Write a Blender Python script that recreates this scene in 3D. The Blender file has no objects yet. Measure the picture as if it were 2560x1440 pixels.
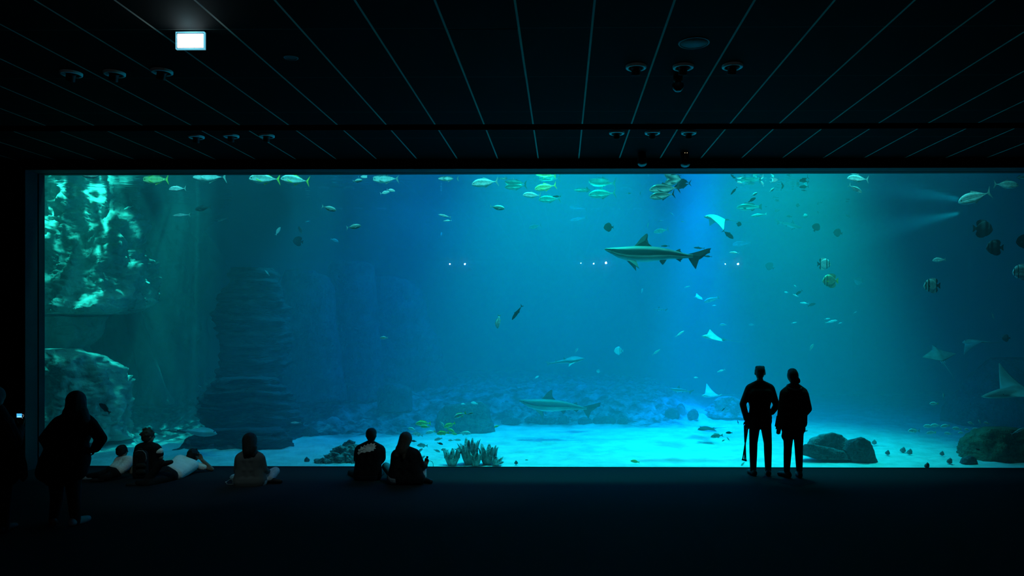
import bpy, bmesh, math, random
from mathutils import Vector, Matrix, Euler, noise

C = bpy.context.scene.collection
PI = math.pi

# ------------------------------------------------------------------ camera frame (2560 x 1440)
F = 1830.0            # focal length in pixels
CAMZ = 2.455          # eye height above the hall floor
YAW = 0.0113          # slight turn to the left
PPX = 1406 - F * math.tan(YAW)
PPY = 804.0
cy_, sy_ = math.cos(YAW), math.sin(YAW)

def P(px, py, d):
    """world point seen at pixel (px, py) on the plane y = d"""
    u, v = px - PPX, PPY - py
    dx = u * cy_ - F * sy_
    dy = u * sy_ + F * cy_
    t = d / dy
    return Vector((dx * t, d, CAMZ + v * t))

def PF(px, py):
    """point of the hall floor seen at pixel"""
    d = F * CAMZ / max(1.0, (py - PPY))
    return P(px, py, d)

cam = bpy.data.cameras.new('camera')
cam.sensor_width = 36.0
cam.sensor_fit = 'HORIZONTAL'
cam.lens = F / 2560 * 36.0
cam.shift_x = (1280 - PPX) / 2560
cam.shift_y = (PPY - 720) / 2560
cam.clip_start = 0.1
cam.clip_end = 200
camo = bpy.data.objects.new('camera', cam)
C.objects.link(camo)
camo.location = (0, 0, CAMZ)
camo.rotation_euler = (PI / 2, 0, YAW)
sc = bpy.context.scene
sc.camera = camo

sc.view_settings.view_transform = 'Standard'
sc.view_settings.look = 'None'
sc.view_settings.exposure = 0.0
sc.cycles.use_denoising = True
sc.cycles.max_bounces = 6
sc.cycles.diffuse_bounces = 2
sc.cycles.glossy_bounces = 2
sc.cycles.transmission_bounces = 2
sc.cycles.volume_bounces = 1
sc.cycles.transparent_max_bounces = 16
sc.cycles.caustics_reflective = False
sc.cycles.caustics_refractive = False
sc.cycles.sample_clamp_indirect = 20.0
sc.cycles.adaptive_threshold = 0.02

w = bpy.data.worlds.new('dark')
sc.world = w
w.use_nodes = True
w.node_tree.nodes['Background'].inputs[0].default_value = (0, 0, 0, 1)
w.node_tree.nodes['Background'].inputs[1].default_value = 0

# ------------------------------------------------------------------ materials
_M = {}
def lin(c):
    return tuple((x / 12.92 if x <= 0.04045 else ((x + 0.055) / 1.055) ** 2.4) for x in [k / 255 for k in c])

def nodes_of(name):
    m = bpy.data.materials.new(name)
    m.use_nodes = True
    return m, m.node_tree.nodes, m.node_tree.links

def mat(name, col, rough=0.7, var=0.25, scale=12.0, bump=0.0, spec=0.3, emit=None, estr=0.0, metal=0.0, bscale=None):
    """plain procedural surface: base colour broken up with noise"""
    if name in _M:
        return _M[name]
    m, N, L = nodes_of(name)
    b = N['Principled BSDF']
    b.inputs['Roughness'].default_value = rough
    b.inputs['Metallic'].default_value = metal
    b.inputs['Specular IOR Level'].default_value = spec
    tc = N.new('ShaderNodeTexCoord')
    nz = N.new('ShaderNodeTexNoise')
    nz.inputs['Scale'].default_value = scale
    nz.inputs['Detail'].default_value = 4
    L.new(tc.outputs['Object'], nz.inputs['Vector'])
    rp = N.new('ShaderNodeValToRGB')
    rp.color_ramp.elements[0].position = 0.3
    rp.color_ramp.elements[1].position = 0.7
    rp.color_ramp.elements[0].color = tuple(max(0, c * (1 - var)) for c in col) + (1,)
    rp.color_ramp.elements[1].color = tuple(min(1, c * (1 + var)) for c in col) + (1,)
    L.new(nz.outputs['Fac'], rp.inputs['Fac'])
    L.new(rp.outputs['Color'], b.inputs['Base Color'])
    if bump:
        bp = N.new('ShaderNodeBump')
        bp.inputs['Strength'].default_value = bump
        bp.inputs['Distance'].default_value = 0.05
        n2 = N.new('ShaderNodeTexNoise')
        n2.inputs['Scale'].default_value = bscale or scale * 3
        n2.inputs['Detail'].default_value = 6
        L.new(tc.outputs['Object'], n2.inputs['Vector'])
        L.new(n2.outputs['Fac'], bp.inputs['Height'])
        L.new(bp.outputs['Normal'], b.inputs['Normal'])
    if emit:
        b.inputs['Emission Color'].default_value = tuple(emit) + (1,)
        b.inputs['Emission Strength'].default_value = estr
    _M[name] = m
    return m

# ------------------------------------------------------------------ objects
def mesh_obj(name, verts, faces, m, parent=None, smooth=True, loc=None):
    me = bpy.data.meshes.new(name)
    me.from_pydata([tuple(v) for v in verts], [], faces)
    me.update()
    if smooth:
        me.polygons.foreach_set('use_smooth', [True] * len(me.polygons))
    o = bpy.data.objects.new(name, me)
    C.objects.link(o)
    if m:
        me.materials.append(m)
    if parent:
        o.parent = parent
    if loc is not None:
        o.location = loc
    return o

def bm_obj(name, bm, m, parent=None, smooth=False, loc=None):
    me = bpy.data.meshes.new(name)
    bmesh.ops.recalc_face_normals(bm, faces=bm.faces[:])
    bm.to_mesh(me)
    bm.free()
    if smooth:
        me.polygons.foreach_set('use_smooth', [True] * len(me.polygons))
    o = bpy.data.objects.new(name, me)
    C.objects.link(o)
    if m:
        me.materials.append(m)
    if parent:
        o.parent = parent
    if loc is not None:
        o.location = loc
    return o

def tag(o, label=None, cat=None, group=None, kind=None):
    if label: o['label'] = label
    if cat: o['category'] = cat
    if group: o['group'] = group
    if kind: o['kind'] = kind
    return o

def empty(name, loc, label=None, cat=None, group=None, rot=(0, 0, 0), scale=1.0):
    o = bpy.data.objects.new(name, None)
    C.objects.link(o)
    o.location = loc
    o.rotation_euler = rot
    o.scale = (scale,) * 3
    o.empty_display_size = 0.1
    return tag(o, label, cat, group)

def add_box(bm, x0, x1, y0, y1, z0, z1, bevel=0.0):
    r = bmesh.ops.create_cube(bm, size=1.0)
    vs = r['verts']
    for v in vs:
        v.co = Vector(((x0 + x1) / 2 + v.co.x * (x1 - x0), (y0 + y1) / 2 + v.co.y * (y1 - y0), (z0 + z1) / 2 + v.co.z * (z1 - z0)))
    if bevel:
        es = list({e for v in vs for e in v.link_edges})
        bmesh.ops.bevel(bm, geom=es, offset=bevel, segments=2, affect='EDGES', profile=0.7)

def box(name, x0, x1, y0, y1, z0, z1, m, parent=None, bevel=0.0):
    bm = bmesh.new()
    add_box(bm, x0, x1, y0, y1, z0, z1, bevel)
    return bm_obj(name, bm, m, parent)

def struct(o):
    o['kind'] = 'structure'
    return o

def tube_bm(bm, pts, rad, seg=8, caps=True):
    """tube through points; rad a number or a list"""
    pts = [Vector(p) for p in pts]
    n = len(pts)
    rings = []
    for i, p in enumerate(pts):
        t = (pts[min(i + 1, n - 1)] - pts[max(i - 1, 0)]).normalized()
        a = Vector((0, 0, 1)) if abs(t.z) < 0.9 else Vector((1, 0, 0))
        u = t.cross(a).normalized()
        v = t.cross(u)
        r = rad[i] if isinstance(rad, (list, tuple)) else rad
        rings.append([bm.verts.new(p + (u * math.cos(2 * PI * k / seg) + v * math.sin(2 * PI * k / seg)) * r) for k in range(seg)])
    for i in range(n - 1):
        for k in range(seg):
            bm.faces.new((rings[i][k], rings[i][(k + 1) % seg], rings[i + 1][(k + 1) % seg], rings[i + 1][k]))
    if caps:
        bm.faces.new(rings[0])
        bm.faces.new(list(reversed(rings[-1])))

def tube(name, pts, rad, m, parent=None, seg=8):
    bm = bmesh.new()
    tube_bm(bm, pts, rad, seg)
    return bm_obj(name, bm, m, parent, smooth=True)

def lathe(name, prof, m, parent=None, seg=24, loc=None, smooth=True):
    """prof: (radius, z) from top to bottom"""
    verts, faces = [], []
    for r, z in prof:
        for k in range(seg):
            a = 2 * PI * k / seg
            verts.append((r * math.cos(a), r * math.sin(a), z))
    for i in range(len(prof) - 1):
        for k in range(seg):
            k2 = (k + 1) % seg
            faces.append((i * seg + k, i * seg + k2, (i + 1) * seg + k2, (i + 1) * seg + k))
    return mesh_obj(name, verts, faces, m, parent, smooth, loc)

def copy_tree(o, parent=None):
    c = o.copy()
    C.objects.link(c)
    c.parent = parent
    for ch in o.children:
        copy_tree(ch, c)
    return c
# ================================================================== THE HALL
WF = 11.90            # front wall plane of the hall
GL = 12.35            # inner face of the acrylic
XL, XR = P(110, 800, GL).x, 9.6   # window sides
CE = CAMZ + 2.644     # ceiling
SOF = CAMZ + 2.497    # underside of the window header
WATER = CAMZ + 2.66   # water level

m_black = mat('black_paint', (0.006, 0.008, 0.009), 0.8, 0.2, 3)
m_frame = mat('dark_grey_render', (0.045, 0.055, 0.055), 0.7, 0.15, 3)
m_wall = mat('charcoal_wall_paint', (0.02, 0.022, 0.024), 0.8, 0.2, 2)
m_can = mat('black_lamp_metal', (0.004, 0.004, 0.005), 0.5, 0.1, 20)
m_ring = mat('brushed_lamp_ring', (0.85, 0.9, 0.9), 0.45, 0.1, 30, spec=0.5)

def carpet():
    m, N, L = nodes_of('dark_carpet')
    b = N['Principled BSDF']
    b.inputs['Roughness'].default_value = 0.95
    b.inputs['Specular IOR Level'].default_value = 0.1
    tc = N.new('ShaderNodeTexCoord')
    n1 = N.new('ShaderNodeTexNoise'); n1.inputs['Scale'].default_value = 180; n1.inputs['Detail'].default_value = 3
    L.new(tc.outputs['Object'], n1.inputs['Vector'])
    rp = N.new('ShaderNodeValToRGB')
    rp.color_ramp.elements[0].color = (0.007, 0.009, 0.012, 1)
    rp.color_ramp.elements[1].color = (0.022, 0.027, 0.033, 1)
    L.new(n1.outputs['Fac'], rp.inputs['Fac'])
    L.new(rp.outputs['Color'], b.inputs['Base Color'])
    bp = N.new('ShaderNodeBump'); bp.inputs['Strength'].default_value = 0.5; bp.inputs['Distance'].default_value = 0.01
    L.new(n1.outputs['Fac'], bp.inputs['Height']); L.new(bp.outputs['Normal'], b.inputs['Normal'])
    return m

def ceiling_mat():
    """black metal tiles 0.658 x 1.316 with pale T-bar joints"""
    m, N, L = nodes_of('black_ceiling_tiles')
    b = N['Principled BSDF']
    b.inputs['Roughness'].default_value = 0.8
    b.inputs['Specular IOR Level'].default_value = 0.03
    tc = N.new('ShaderNodeTexCoord')
    sx = N.new('ShaderNodeSeparateXYZ')
    L.new(tc.outputs['Object'], sx.inputs[0])
    def line(axis, period, off, width):
        a = N.new('ShaderNodeMath'); a.operation = 'SUBTRACT'; a.inputs[1].default_value = off - width / 2
        L.new(sx.outputs[axis], a.inputs[0])
        q = N.new('ShaderNodeMath'); q.operation = 'FLOORED_MODULO'; q.inputs[1].default_value = period
        L.new(a.outputs[0], q.inputs[0])
        c = N.new('ShaderNodeMath'); c.operation = 'LESS_THAN'; c.inputs[1].default_value = width
        L.new(q.outputs[0], c.inputs[0])
        return c
    l1 = line('X', 0.658, 0.266, 0.020)
    l2 = line('Y', 1.312, 6.59, 0.009)
    nz = N.new('ShaderNodeTexNoise'); nz.inputs['Scale'].default_value = 1.2
    L.new(tc.outputs['Object'], nz.inputs['Vector'])
    rp = N.new('ShaderNodeValToRGB')
    rp.color_ramp.elements[0].color = (0.0028, 0.0030, 0.0032, 1)
    rp.color_ramp.elements[1].color = (0.0050, 0.0055, 0.006, 1)
    L.new(nz.outputs['Fac'], rp.inputs['Fac'])
    x1 = N.new('ShaderNodeMix'); x1.data_type = 'RGBA'
    L.new(l2.outputs[0], x1.inputs['Factor']); L.new(rp.outputs['Color'], x1.inputs['A'])
    x1.inputs['B'].default_value = (0.07, 0.07, 0.065, 1)
    x2 = N.new('ShaderNodeMix'); x2.data_type = 'RGBA'
    L.new(l1.outputs[0], x2.inputs['Factor']); L.new(x1.outputs['Result'], x2.inputs['A'])
    x2.inputs['B'].default_value = (0.44, 0.41, 0.35, 1)
    L.new(x2.outputs['Result'], b.inputs['Base Color'])
    return m

m_carpet = carpet()
m_ceil = ceiling_mat()
XW = 12.5; YB = -7.0
struct(mesh_obj('floor', [(-XW, YB, 0), (XW, YB, 0), (XW, GL + 0.02, 0), (-XW, GL + 0.02, 0)], [(0, 1, 2, 3)], m_carpet, smooth=False))
# ceiling in two fields with an open black slot between them
S0, S1 = 9.795, 10.10
bm = bmesh.new()
add_box(bm, -XW, XW, YB, S0, CE, CE + 0.06)
struct(bm_obj('ceiling', bm, m_ceil))
bm = bmesh.new()
add_box(bm, -XW, XW, S1, WF, CE, CE + 0.06)
struct(bm_obj('ceiling_front', bm, m_ceil))
m_slot = mat('slot_black', (0.001, 0.001, 0.001), 0.9, 0.1, 3)
struct(box('trim_slot', -XW, XW, S0 - 0.02, S1 + 0.02, CE + 0.35, CE + 0.40, m_slot))
struct(box('added_slot_blackout', -XW, XW, S1 - 0.012, S1 - 0.001, CE + 0.001, CE + 0.08, m_slot))  # added black strip so the slot's far edge shows no lamp light
struct(box('wall_left', -XW - 0.2, -XW, YB, WF, 0, CE, m_wall))
struct(box('wall_right', XW, XW + 0.2, YB, WF, 0, CE, m_wall))
struct(box('wall_back', -XW, XW, YB - 0.2, YB, 0, CE, m_wall))
# front wall: header over the window, piers beside it
struct(box('wall_header', XL, XR, WF, GL + 0.008, SOF + 0.004, 9.0, m_black))
struct(box('wall_front_left', -16, XL - 0.004, WF, GL + 0.008, 0, 9.0, m_black))
struct(box('wall_front_right', XR + 0.004, 16, WF, GL + 0.008, 0, 9.0, m_black))
# lining of the window recess: soffit and jambs with a shadow groove before the acrylic
struct(box('trim_soffit_front', XL, XR, WF, WF + 0.28, SOF - 0.012, SOF, m_frame))
struct(box('trim_soffit_back', XL, XR, WF + 0.31, GL + 0.001, SOF - 0.012, SOF, m_frame))
struct(box('trim_jamb_left_front', XL, XL + 0.012, WF, WF + 0.28, 0, SOF - 0.012, m_frame))
struct(box('trim_jamb_left_back', XL, XL + 0.012, WF + 0.31, GL + 0.001, 0, SOF - 0.012, m_frame))
struct(box('trim_jamb_right', XR - 0.012, XR, WF, GL + 0.001, 0, SOF - 0.012, m_frame))
struct(box('baseboard_front', XL + 0.012, XR - 0.012, GL - 0.03, GL, 0, 0.006, m_black))

# acrylic panes: clear with a faint mirror reflection
def acrylic():
    m, N, L = nodes_of('clear_acrylic')
    N.remove(N['Principled BSDF'])
    out = N['Material Output']
    tr = N.new('ShaderNodeBsdfTransparent'); tr.inputs[0].default_value = (0.985, 0.995, 1, 1)
    gl = N.new('ShaderNodeBsdfGlossy'); gl.inputs['Roughness'].default_value = 0.0
    gl.inputs['Color'].default_value = (0.9, 0.95, 1, 1)
    fr = N.new('ShaderNodeFresnel'); fr.inputs['IOR'].default_value = 1.6
    mx = N.new('ShaderNodeMixShader')
    L.new(fr.outputs[0], mx.inputs[0]); L.new(tr.outputs[0], mx.inputs[1]); L.new(gl.outputs[0], mx.inputs[2])
    L.new(mx.outputs[0], out.inputs['Surface'])
    return m
m_acr = acrylic()
seams = [XL + 0.012, -6.275, -3.34, -0.405, 2.53, 5.465, 8.4, XR - 0.012]
for i in range(len(seams) - 1):
    a, b_ = seams[i] + 0.002, seams[i + 1] - 0.002
    struct(mesh_obj('window_%d' % (i + 1), [(a, GL, 0), (b_, GL, 0), (b_, GL, SOF - 0.012), (a, GL, SOF - 0.012)], [(0, 1, 2, 3)], m_acr, smooth=False))

# ------------------------------------------------------------------ recessed ceiling spots
def ceil_point(px, py):
    d = F * (CE - CAMZ) / (PPY - py)
    return P(px, py, d)

def downlight(px, py, label, group, tilt=(0, 0), lens=False):
    p = ceil_point(px, py)
    r = empty('ceiling_spotlight', (p.x, p.y, CE), label, 'ceiling light', group)
    lathe('trim_ring', [(0.076, 0.0), (0.078, -0.022), (0.092, -0.030), (0.106, -0.022), (0.108, 0.0)], m_ring, r, 28)
    can = lathe('lamp_can', [(0.0, -0.004), (0.074, -0.004), (0.046, -0.02), (0.044, -0.05), (0.046, -0.085), (0.043, -0.09), (0.036, -0.082), (0.0, -0.078)], m_can, r, 20)
    can.rotation_euler = (tilt[0], tilt[1], 0)
    return r

t0 = (0.35, 0.0)
for k, (px, py) in enumerate([(1590, 166), (1708, 166), (1831, 165)]):
    downlight(px, py, ['black gimbal ceiling spot with pale ring, left of three below the round speaker grille',
                       'black gimbal ceiling spot with pale ring, directly above the dome camera',
                       'black gimbal ceiling spot with pale ring, right of three below the round speaker grille'][k],
              'ceiling spots beside the speaker grille', t0)
for k, (px, py) in enumerate([(1542, 331), (1631, 331), (1722, 331)]):
    downlight(px, py, ['ceiling spot with pale ring nearest the tank, left of the trio above the hung projectors',
                       'ceiling spot with pale ring nearest the tank, middle of the trio above the hung projectors',
                       'ceiling spot with pale ring nearest the tank, right of the trio above the hung projectors'][k],
              'ceiling spots in front of the tank header', t0)
for k, (px, py) in enumerate([(178, 177), (286, 177), (405, 173)]):
    downlight(px, py, ['dim ceiling spot furthest left of the trio near the lit sign',
                       'dim ceiling spot, middle of the trio below left of the lit exit sign',
                       'dim ceiling spot of the left trio, closest to the lit exit sign'][k],
              'ceiling spots near the exit sign', (0.3, 0.35))
for k, (px, py) in enumerate([(491, 338), (578, 336), (667, 336)]):
    downlight(px, py, ['ceiling spot past the black slot on the left, first of three above the rock cliff',
                       'ceiling spot past the black slot on the left, second of three',
                       'ceiling spot past the black slot on the left, third of three towards the middle'][k],
              'ceiling spots past the slot on the left', (0.3, 0.2))

# round speaker grille, small empty downlight ring, dome camera
p = ceil_point(1735, 108)
r = empty('ceiling_speaker', (p.x, p.y, CE), 'round dark speaker grille in the ceiling beside the trio of spots', 'speaker')
m_grille = mat('grey_speaker_mesh', (0.016, 0.018, 0.018), 0.6, 0.5, 160)
lathe('speaker_rim', [(0.132, 0), (0.136, -0.008), (0.146, -0.008), (0.150, 0)], mat('speaker_rim_grey', (0.10, 0.10, 0.10), 0.5), r, 32)
lathe('speaker_mesh', [(0.0, -0.006), (0.132, -0.004), (0.133, 0)], m_grille, r, 32)
p = ceil_point(727, 141)
r = empty('recessed_downlight', (p.x, p.y, CE), 'small unlit recessed downlight with thin rim, right of the exit sign', 'ceiling light')
lathe('trim_ring', [(0.058, 0), (0.060, -0.006), (0.072, -0.006), (0.074, 0)], mat('dull_ring', (0.12, 0.12, 0.12), 0.5), r, 24)
lathe('reflector', [(0.0, 0.0), (0.03, -0.001), (0.058, -0.002)], m_can, r, 24)
# perforated air panel
p0, p1 = ceil_point(960, 190), ceil_point(1148, 78)
r = empty('air_vent_panel', ((p0.x + p1.x) / 2, (p0.y + p1.y) / 2, CE), 'perforated dark ventilation panel filling one ceiling tile', 'vent')
def perf():
    m, N, L = nodes_of('perforated_metal')
    b = N['Principled BSDF']; b.inputs['Roughness'].default_value = 0.8; b.inputs['Specular IOR Level'].default_value = 0.03
    tc = N.new('ShaderNodeTexCoord')
    wv = N.new('ShaderNodeTexVoronoi'); wv.inputs['Scale'].default_value = 90
    L.new(tc.outputs['Object'], wv.inputs['Vector'])
    rp = N.new('ShaderNodeValToRGB')
    rp.color_ramp.elements[0].color = (0.002, 0.002, 0.002, 1); rp.color_ramp.elements[0].position = 0.25
    rp.color_ramp.elements[1].color = (0.006, 0.0075, 0.007, 1); rp.color_ramp.elements[1].position = 0.4
    L.new(wv.outputs['Distance'], rp.inputs['Fac']); L.new(rp.outputs['Color'], b.inputs['Base Color'])
    return m
cxm = 0.266 - 2 * 0.658
box('perforated_plate', -0.315, 0.315, -0.64, 0.64, -0.004, 0.0, perf(), r)
box('plate_edge', -0.318, 0.318, -0.643, 0.643, -0.002, 0.0, m_can, r)
r.location = (cxm + 0.329, 6.59 + 0.656, CE)

p = P(1695, 199, 7.9)
r = empty('dome_camera', (p.x, p.y, CE), 'small dark dome camera hanging under the middle ceiling spot', 'camera')
lathe('mount', [(0.0, 0), (0.05, 0), (0.05, -0.05), (0.035, -0.06), (0.035, -0.09)], m_can, r, 20)
lathe('dome', [(0.062, -0.085), (0.064, -0.10), (0.058, -0.135), (0.036, -0.160), (0.0, -0.17)], mat('smoked_dome', (0.02, 0.03, 0.035), 0.12, 0.1, 5, spec=0.8), r, 20)
lathe('lens_glint', [(0.030, -0.164), (0.0, -0.174)], mat('dome_glint_blue', (0.35, 0.5, 0.55), 0.3), r, 16)  # glint on the dome painted as a pale blue cap

# two projectors hung at the header
def projector(px, py, label, d=11.45):
    p = P(px, py, d)
    r = empty('ceiling_projector', (p.x, p.y, CE), label, 'projector', 'black projectors hung before the tank header')
    h = CE - p.z
    lathe('yoke', [(0.0, 0), (0.05, 0), (0.05, -0.02), (0.016, -0.03), (0.016, -h + 0.10)], m_can, r, 16)
    bd = lathe('housing', [(0.0, 0.16), (0.05, 0.155), (0.062, 0.12), (0.066, 0.0), (0.072, -0.10), (0.07, -0.13)], m_can, r, 20, loc=(0, 0, -h))
    ln = lathe('lens', [(0.07, -0.13), (0.060, -0.142), (0.02, -0.155), (0.0, -0.157)], mat('dark_lens', (0.03, 0.05, 0.055), 0.15, 0.1, 6, spec=0.9), bd, 20)
    bd.rotation_euler = (-0.35, 0, 0)
    return r
projector(1605, 392, 'black hung projector at the header, left and dimmer of the pair')
r = projector(1712, 394, 'black hung projector at the header with two tiny amber lights')
m_amber = mat('amber_led', (0.3, 0.2, 0.05), 0.4, emit=(1.0, 0.75, 0.4), estr=1.6)
for dx in (-0.016, 0.018):
    bm = bmesh.new(); bmesh.ops.create_icosphere(bm, subdivisions=1, radius=0.005)
    pp = P(1712, 382, 11.34)
    bm_obj('indicator_light', bm, m_amber, r, True, loc=(dx, pp.y - r.location.y, pp.z - CE))

# ------------------------------------------------------------------ lit exit sign
d = 6.62
a, b_ = P(441, 80, d), P(513, 124, d)
r = empty('exit_sign', ((a.x + b_.x) / 2, d, CE), 'glowing white box sign hung from the dark ceiling', 'sign')
W2, z0, z1 = (b_.x - a.x) / 2, b_.z - CE, a.z - CE
m_sign = mat('lit_white_panel', (0.9, 0.95, 1.0), 0.4, 0.02, 3, emit=(0.80, 0.95, 1.0), estr=9.0)
m_edge = mat('clear_edge_frame', (0.45, 0.75, 0.85), 0.3, 0.1, 6, emit=(0.2, 0.75, 1.0), estr=0.55)
m_dsg = mat('sign_inner_line', (0.03, 0.08, 0.12), 0.5)
box('lit_panel', -W2 + 0.014, W2 - 0.014, -0.012, 0.004, z0 + 0.014, z1 - 0.022, m_sign, r, 0.003)
def frame_ring(name, x0, x1, zz0, zz1, t, y0, y1, m, parent):
    bm = bmesh.new()
    o = [(x0, zz0), (x1, zz0), (x1, zz1), (x0, zz1)]
    i = [(x0 + t, zz0 + t), (x1 - t, zz0 + t), (x1 - t, zz1 - t), (x0 + t, zz1 - t)]
    V = [[bm.verts.new((x, y, z)) for x, z in q] for y in (y0, y1) for q in (o, i)]
    for k in range(4):
        k2 = (k + 1) % 4
        bm.faces.new((V[0][k], V[0][k2], V[1][k2], V[1][k]))
        bm.faces.new((V[2][k], V[3][k], V[3][k2], V[2][k2]))
        bm.faces.new((V[0][k], V[2][k], V[2][k2], V[0][k2]))
        bm.faces.new((V[1][k], V[1][k2], V[3][k2], V[3][k]))
    return bm_obj(name, bm, m, parent)
frame_ring('edge_frame', -W2, W2, z0, z1 - 0.004, 0.006, -0.014, 0.012, m_edge, r)
frame_ring('inner_line', -W2 + 0.0062, W2 - 0.0062, z0 + 0.0062, z1 - 0.012, 0.006, -0.011, 0.011, m_dsg, r)
box('back_plate', -W2 - 0.002, W2 + 0.002, 0.013, 0.018, z0 - 0.002, z1 + 0.002, m_can, r)
box('top_rail', -W2, W2, -0.022, 0.022, z1 - 0.004, z1 + 0.006, m_can, r)
tube('suspension_rod', [(0, 0, z1 + 0.006), (0, 0, 0)], 0.006, m_can, r)
# glow of its upper lamp on the ceiling
ld = bpy.data.lights.new('exit_sign_lamp', 'POINT')
ld.energy = 1.0; ld.color = (0.30, 0.85, 1.0); ld.shadow_soft_size = 0.03
lo = bpy.data.objects.new('exit_sign_lamp', ld); C.objects.link(lo)
lo.location = (r.location.x + 0.02, d - 0.10, CE - 0.075)
lo.parent = None

# lit bulbs on the hall's rear wall, seen only as reflections in the acrylic
m_bulb = mat('lit_bulb', (0.9, 0.95, 1.0), 0.4, 0.02, 3, emit=(0.85, 0.95, 1.0), estr=160.0)
rear = [(1125, 660, .024), (1162, 660, .034), (1452, 658, .020), (1484, 659, .028), (1515, 657, .042), (1813, 660, .022), (1845, 660, .038)]
for k, (px, py, rr) in enumerate(rear):
    D = 2 * GL - (YB + 0.12)
    q = P(px, py, D)
    r = empty('wall_lamp', (q.x, YB, q.z), 'small bright bulb on the rear wall mirrored in the acrylic as a white dot', 'lamp', 'bulbs mirrored in the acrylic')
    bm = bmesh.new(); bmesh.ops.create_icosphere(bm, subdivisions=2, radius=rr)
    bm_obj('bulb', bm, m_bulb, r, True, loc=(0, 0.12, 0))
    o = lathe('socket', [(0.0, 0), (0.04, 0), (0.03, 0.06), (0.02, 0.10)], m_can, r, 12)
    o.rotation_euler = (-PI / 2, 0, 0)
# ================================================================== THE TANK
TX0, TX1, TY1 = -15.0, 15.0, 27.0

def water_volume():
    m, N, L = nodes_of('hazy_blue_water')
    N.remove(N['Principled BSDF'])
    out = N['Material Output']
    sct = N.new('ShaderNodeVolumeScatter')
    sct.inputs['Color'].default_value = (0.35, 0.95, 1.0, 1)
    sct.inputs['Density'].default_value = 0.070
    sct.inputs['Anisotropy'].default_value = 0.15
    ab = N.new('ShaderNodeVolumeAbsorption')
    ab.inputs['Color'].default_value = (0.0, 0.74, 0.90, 1)
    ab.inputs['Density'].default_value = 0.20
    em = N.new('ShaderNodeEmission')  # faint even glow stands in for repeatedly scattered light
    em.inputs['Color'].default_value = (0.0, 0.45, 0.75, 1)
    em.inputs['Strength'].default_value = 0.0016
    a1 = N.new('ShaderNodeAddShader'); a2 = N.new('ShaderNodeAddShader')
    L.new(sct.outputs[0], a1.inputs[0]); L.new(ab.outputs[0], a1.inputs[1])
    L.new(a1.outputs[0], a2.inputs[0]); L.new(em.outputs[0], a2.inputs[1])
    L.new(a2.outputs[0], out.inputs['Volume'])
    return m
o = struct(box('tank_water', TX0, TX1, GL + 0.01, TY1, -1.5, WATER + 0.03, water_volume()))

def surface_mat():
    """underside of the water: total reflection at flat angles, clear when steep"""
    m, N, L = nodes_of('rippled_water_surface')
    N.remove(N['Principled BSDF'])
    out = N['Material Output']
    tc = N.new('ShaderNodeTexCoord')
    mp = N.new('ShaderNodeMapping'); mp.inputs['Scale'].default_value = (0.8, 1.6, 1)
    nz = N.new('ShaderNodeTexNoise'); nz.inputs['Scale'].default_value = 1.6; nz.inputs['Detail'].default_value = 3
    L.new(tc.outputs['Object'], mp.inputs['Vector']); L.new(mp.outputs[0], nz.inputs['Vector'])
    bp = N.new('ShaderNodeBump'); bp.inputs['Strength'].default_value = 0.25; bp.inputs['Distance'].default_value = 0.05
    L.new(nz.outputs['Fac'], bp.inputs['Height'])
    tr = N.new('ShaderNodeBsdfTransparent')
    gl = N.new('ShaderNodeBsdfGlossy'); gl.inputs['Roughness'].default_value = 0.03; gl.inputs['Color'].default_value = (0.9, 0.95, 1, 1)
    L.new(bp.outputs[0], gl.inputs['Normal'])
    fr = N.new('ShaderNodeFresnel'); fr.inputs['IOR'].default_value = 1.33
    mx = N.new('ShaderNodeMixShader')
    L.new(fr.outputs[0], mx.inputs[0]); L.new(tr.outputs[0], mx.inputs[1]); L.new(gl.outputs[0], mx.inputs[2])
    L.new(mx.outputs[0], out.inputs['Surface'])
    return m
struct(mesh_obj('water_surface', [(TX0, GL + 0.02, WATER), (TX1, GL + 0.02, WATER), (TX1, TY1, WATER), (TX0, TY1, WATER)], [(0, 1, 2, 3)], surface_mat(), smooth=False))
m_tank = mat('tank_concrete_blue_black', (0.02, 0.035, 0.045), 0.9, 0.3, 1.0)
struct(box('wall_tank_back', TX0, TX1, TY1 - 0.3, TY1 + 0.2, -1.5, 9.0, m_tank))
struct(box('wall_tank_left', TX0 - 0.2, TX0 + 0.3, GL + 0.12, TY1, -1.5, 9.0, m_tank))
struct(box('wall_tank_right', TX1 - 0.3, TX1 + 0.2, GL + 0.12, TY1, -1.5, 9.0, m_tank))

def nz3(x, y, z=0.0, o=4):
    return noise.fractal(Vector((x, y, z)), 1.0, 2.0, o)
def smooth(a, b, x):
    t = min(1, max(0, (x - a) / (b - a)))
    return t * t * (3 - 2 * t)

def sand_h(x, y):
    back = smooth(17.3, 20.2, y)
    rise = 0.58 * (1 - smooth(2.4, 4.6, x)) + 0.06
    h = -0.03 + rise * back
    rub = max(smooth(17.2, 18.4, y), smooth(15.6, 17.0, y) * (1 - smooth(-3.6, -2.4, x))) * (1 - smooth(3.0, 4.4, x))
    h += rub * (0.13 * nz3(x * 0.9, y * 1.1, 3.1, 5) + 0.15 * abs(nz3(x * 2.4, y * 2.6, 9.0, 4)) + 0.09 * abs(nz3(x * 6, y * 5, 4.0, 3)) - 0.09)
    left = 1 - smooth(-6.5, -4.0, x)
    h += left * smooth(13.2, 15, y) * (0.10 * nz3(x * 2.2, y * 2.4, 1.3, 4))
    h += 0.018 * nz3(x * 1.4, y * 2.2, 0.4, 3) + 0.010 * nz3(x * 5, y * 6, 2.4, 2)
    return h

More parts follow.
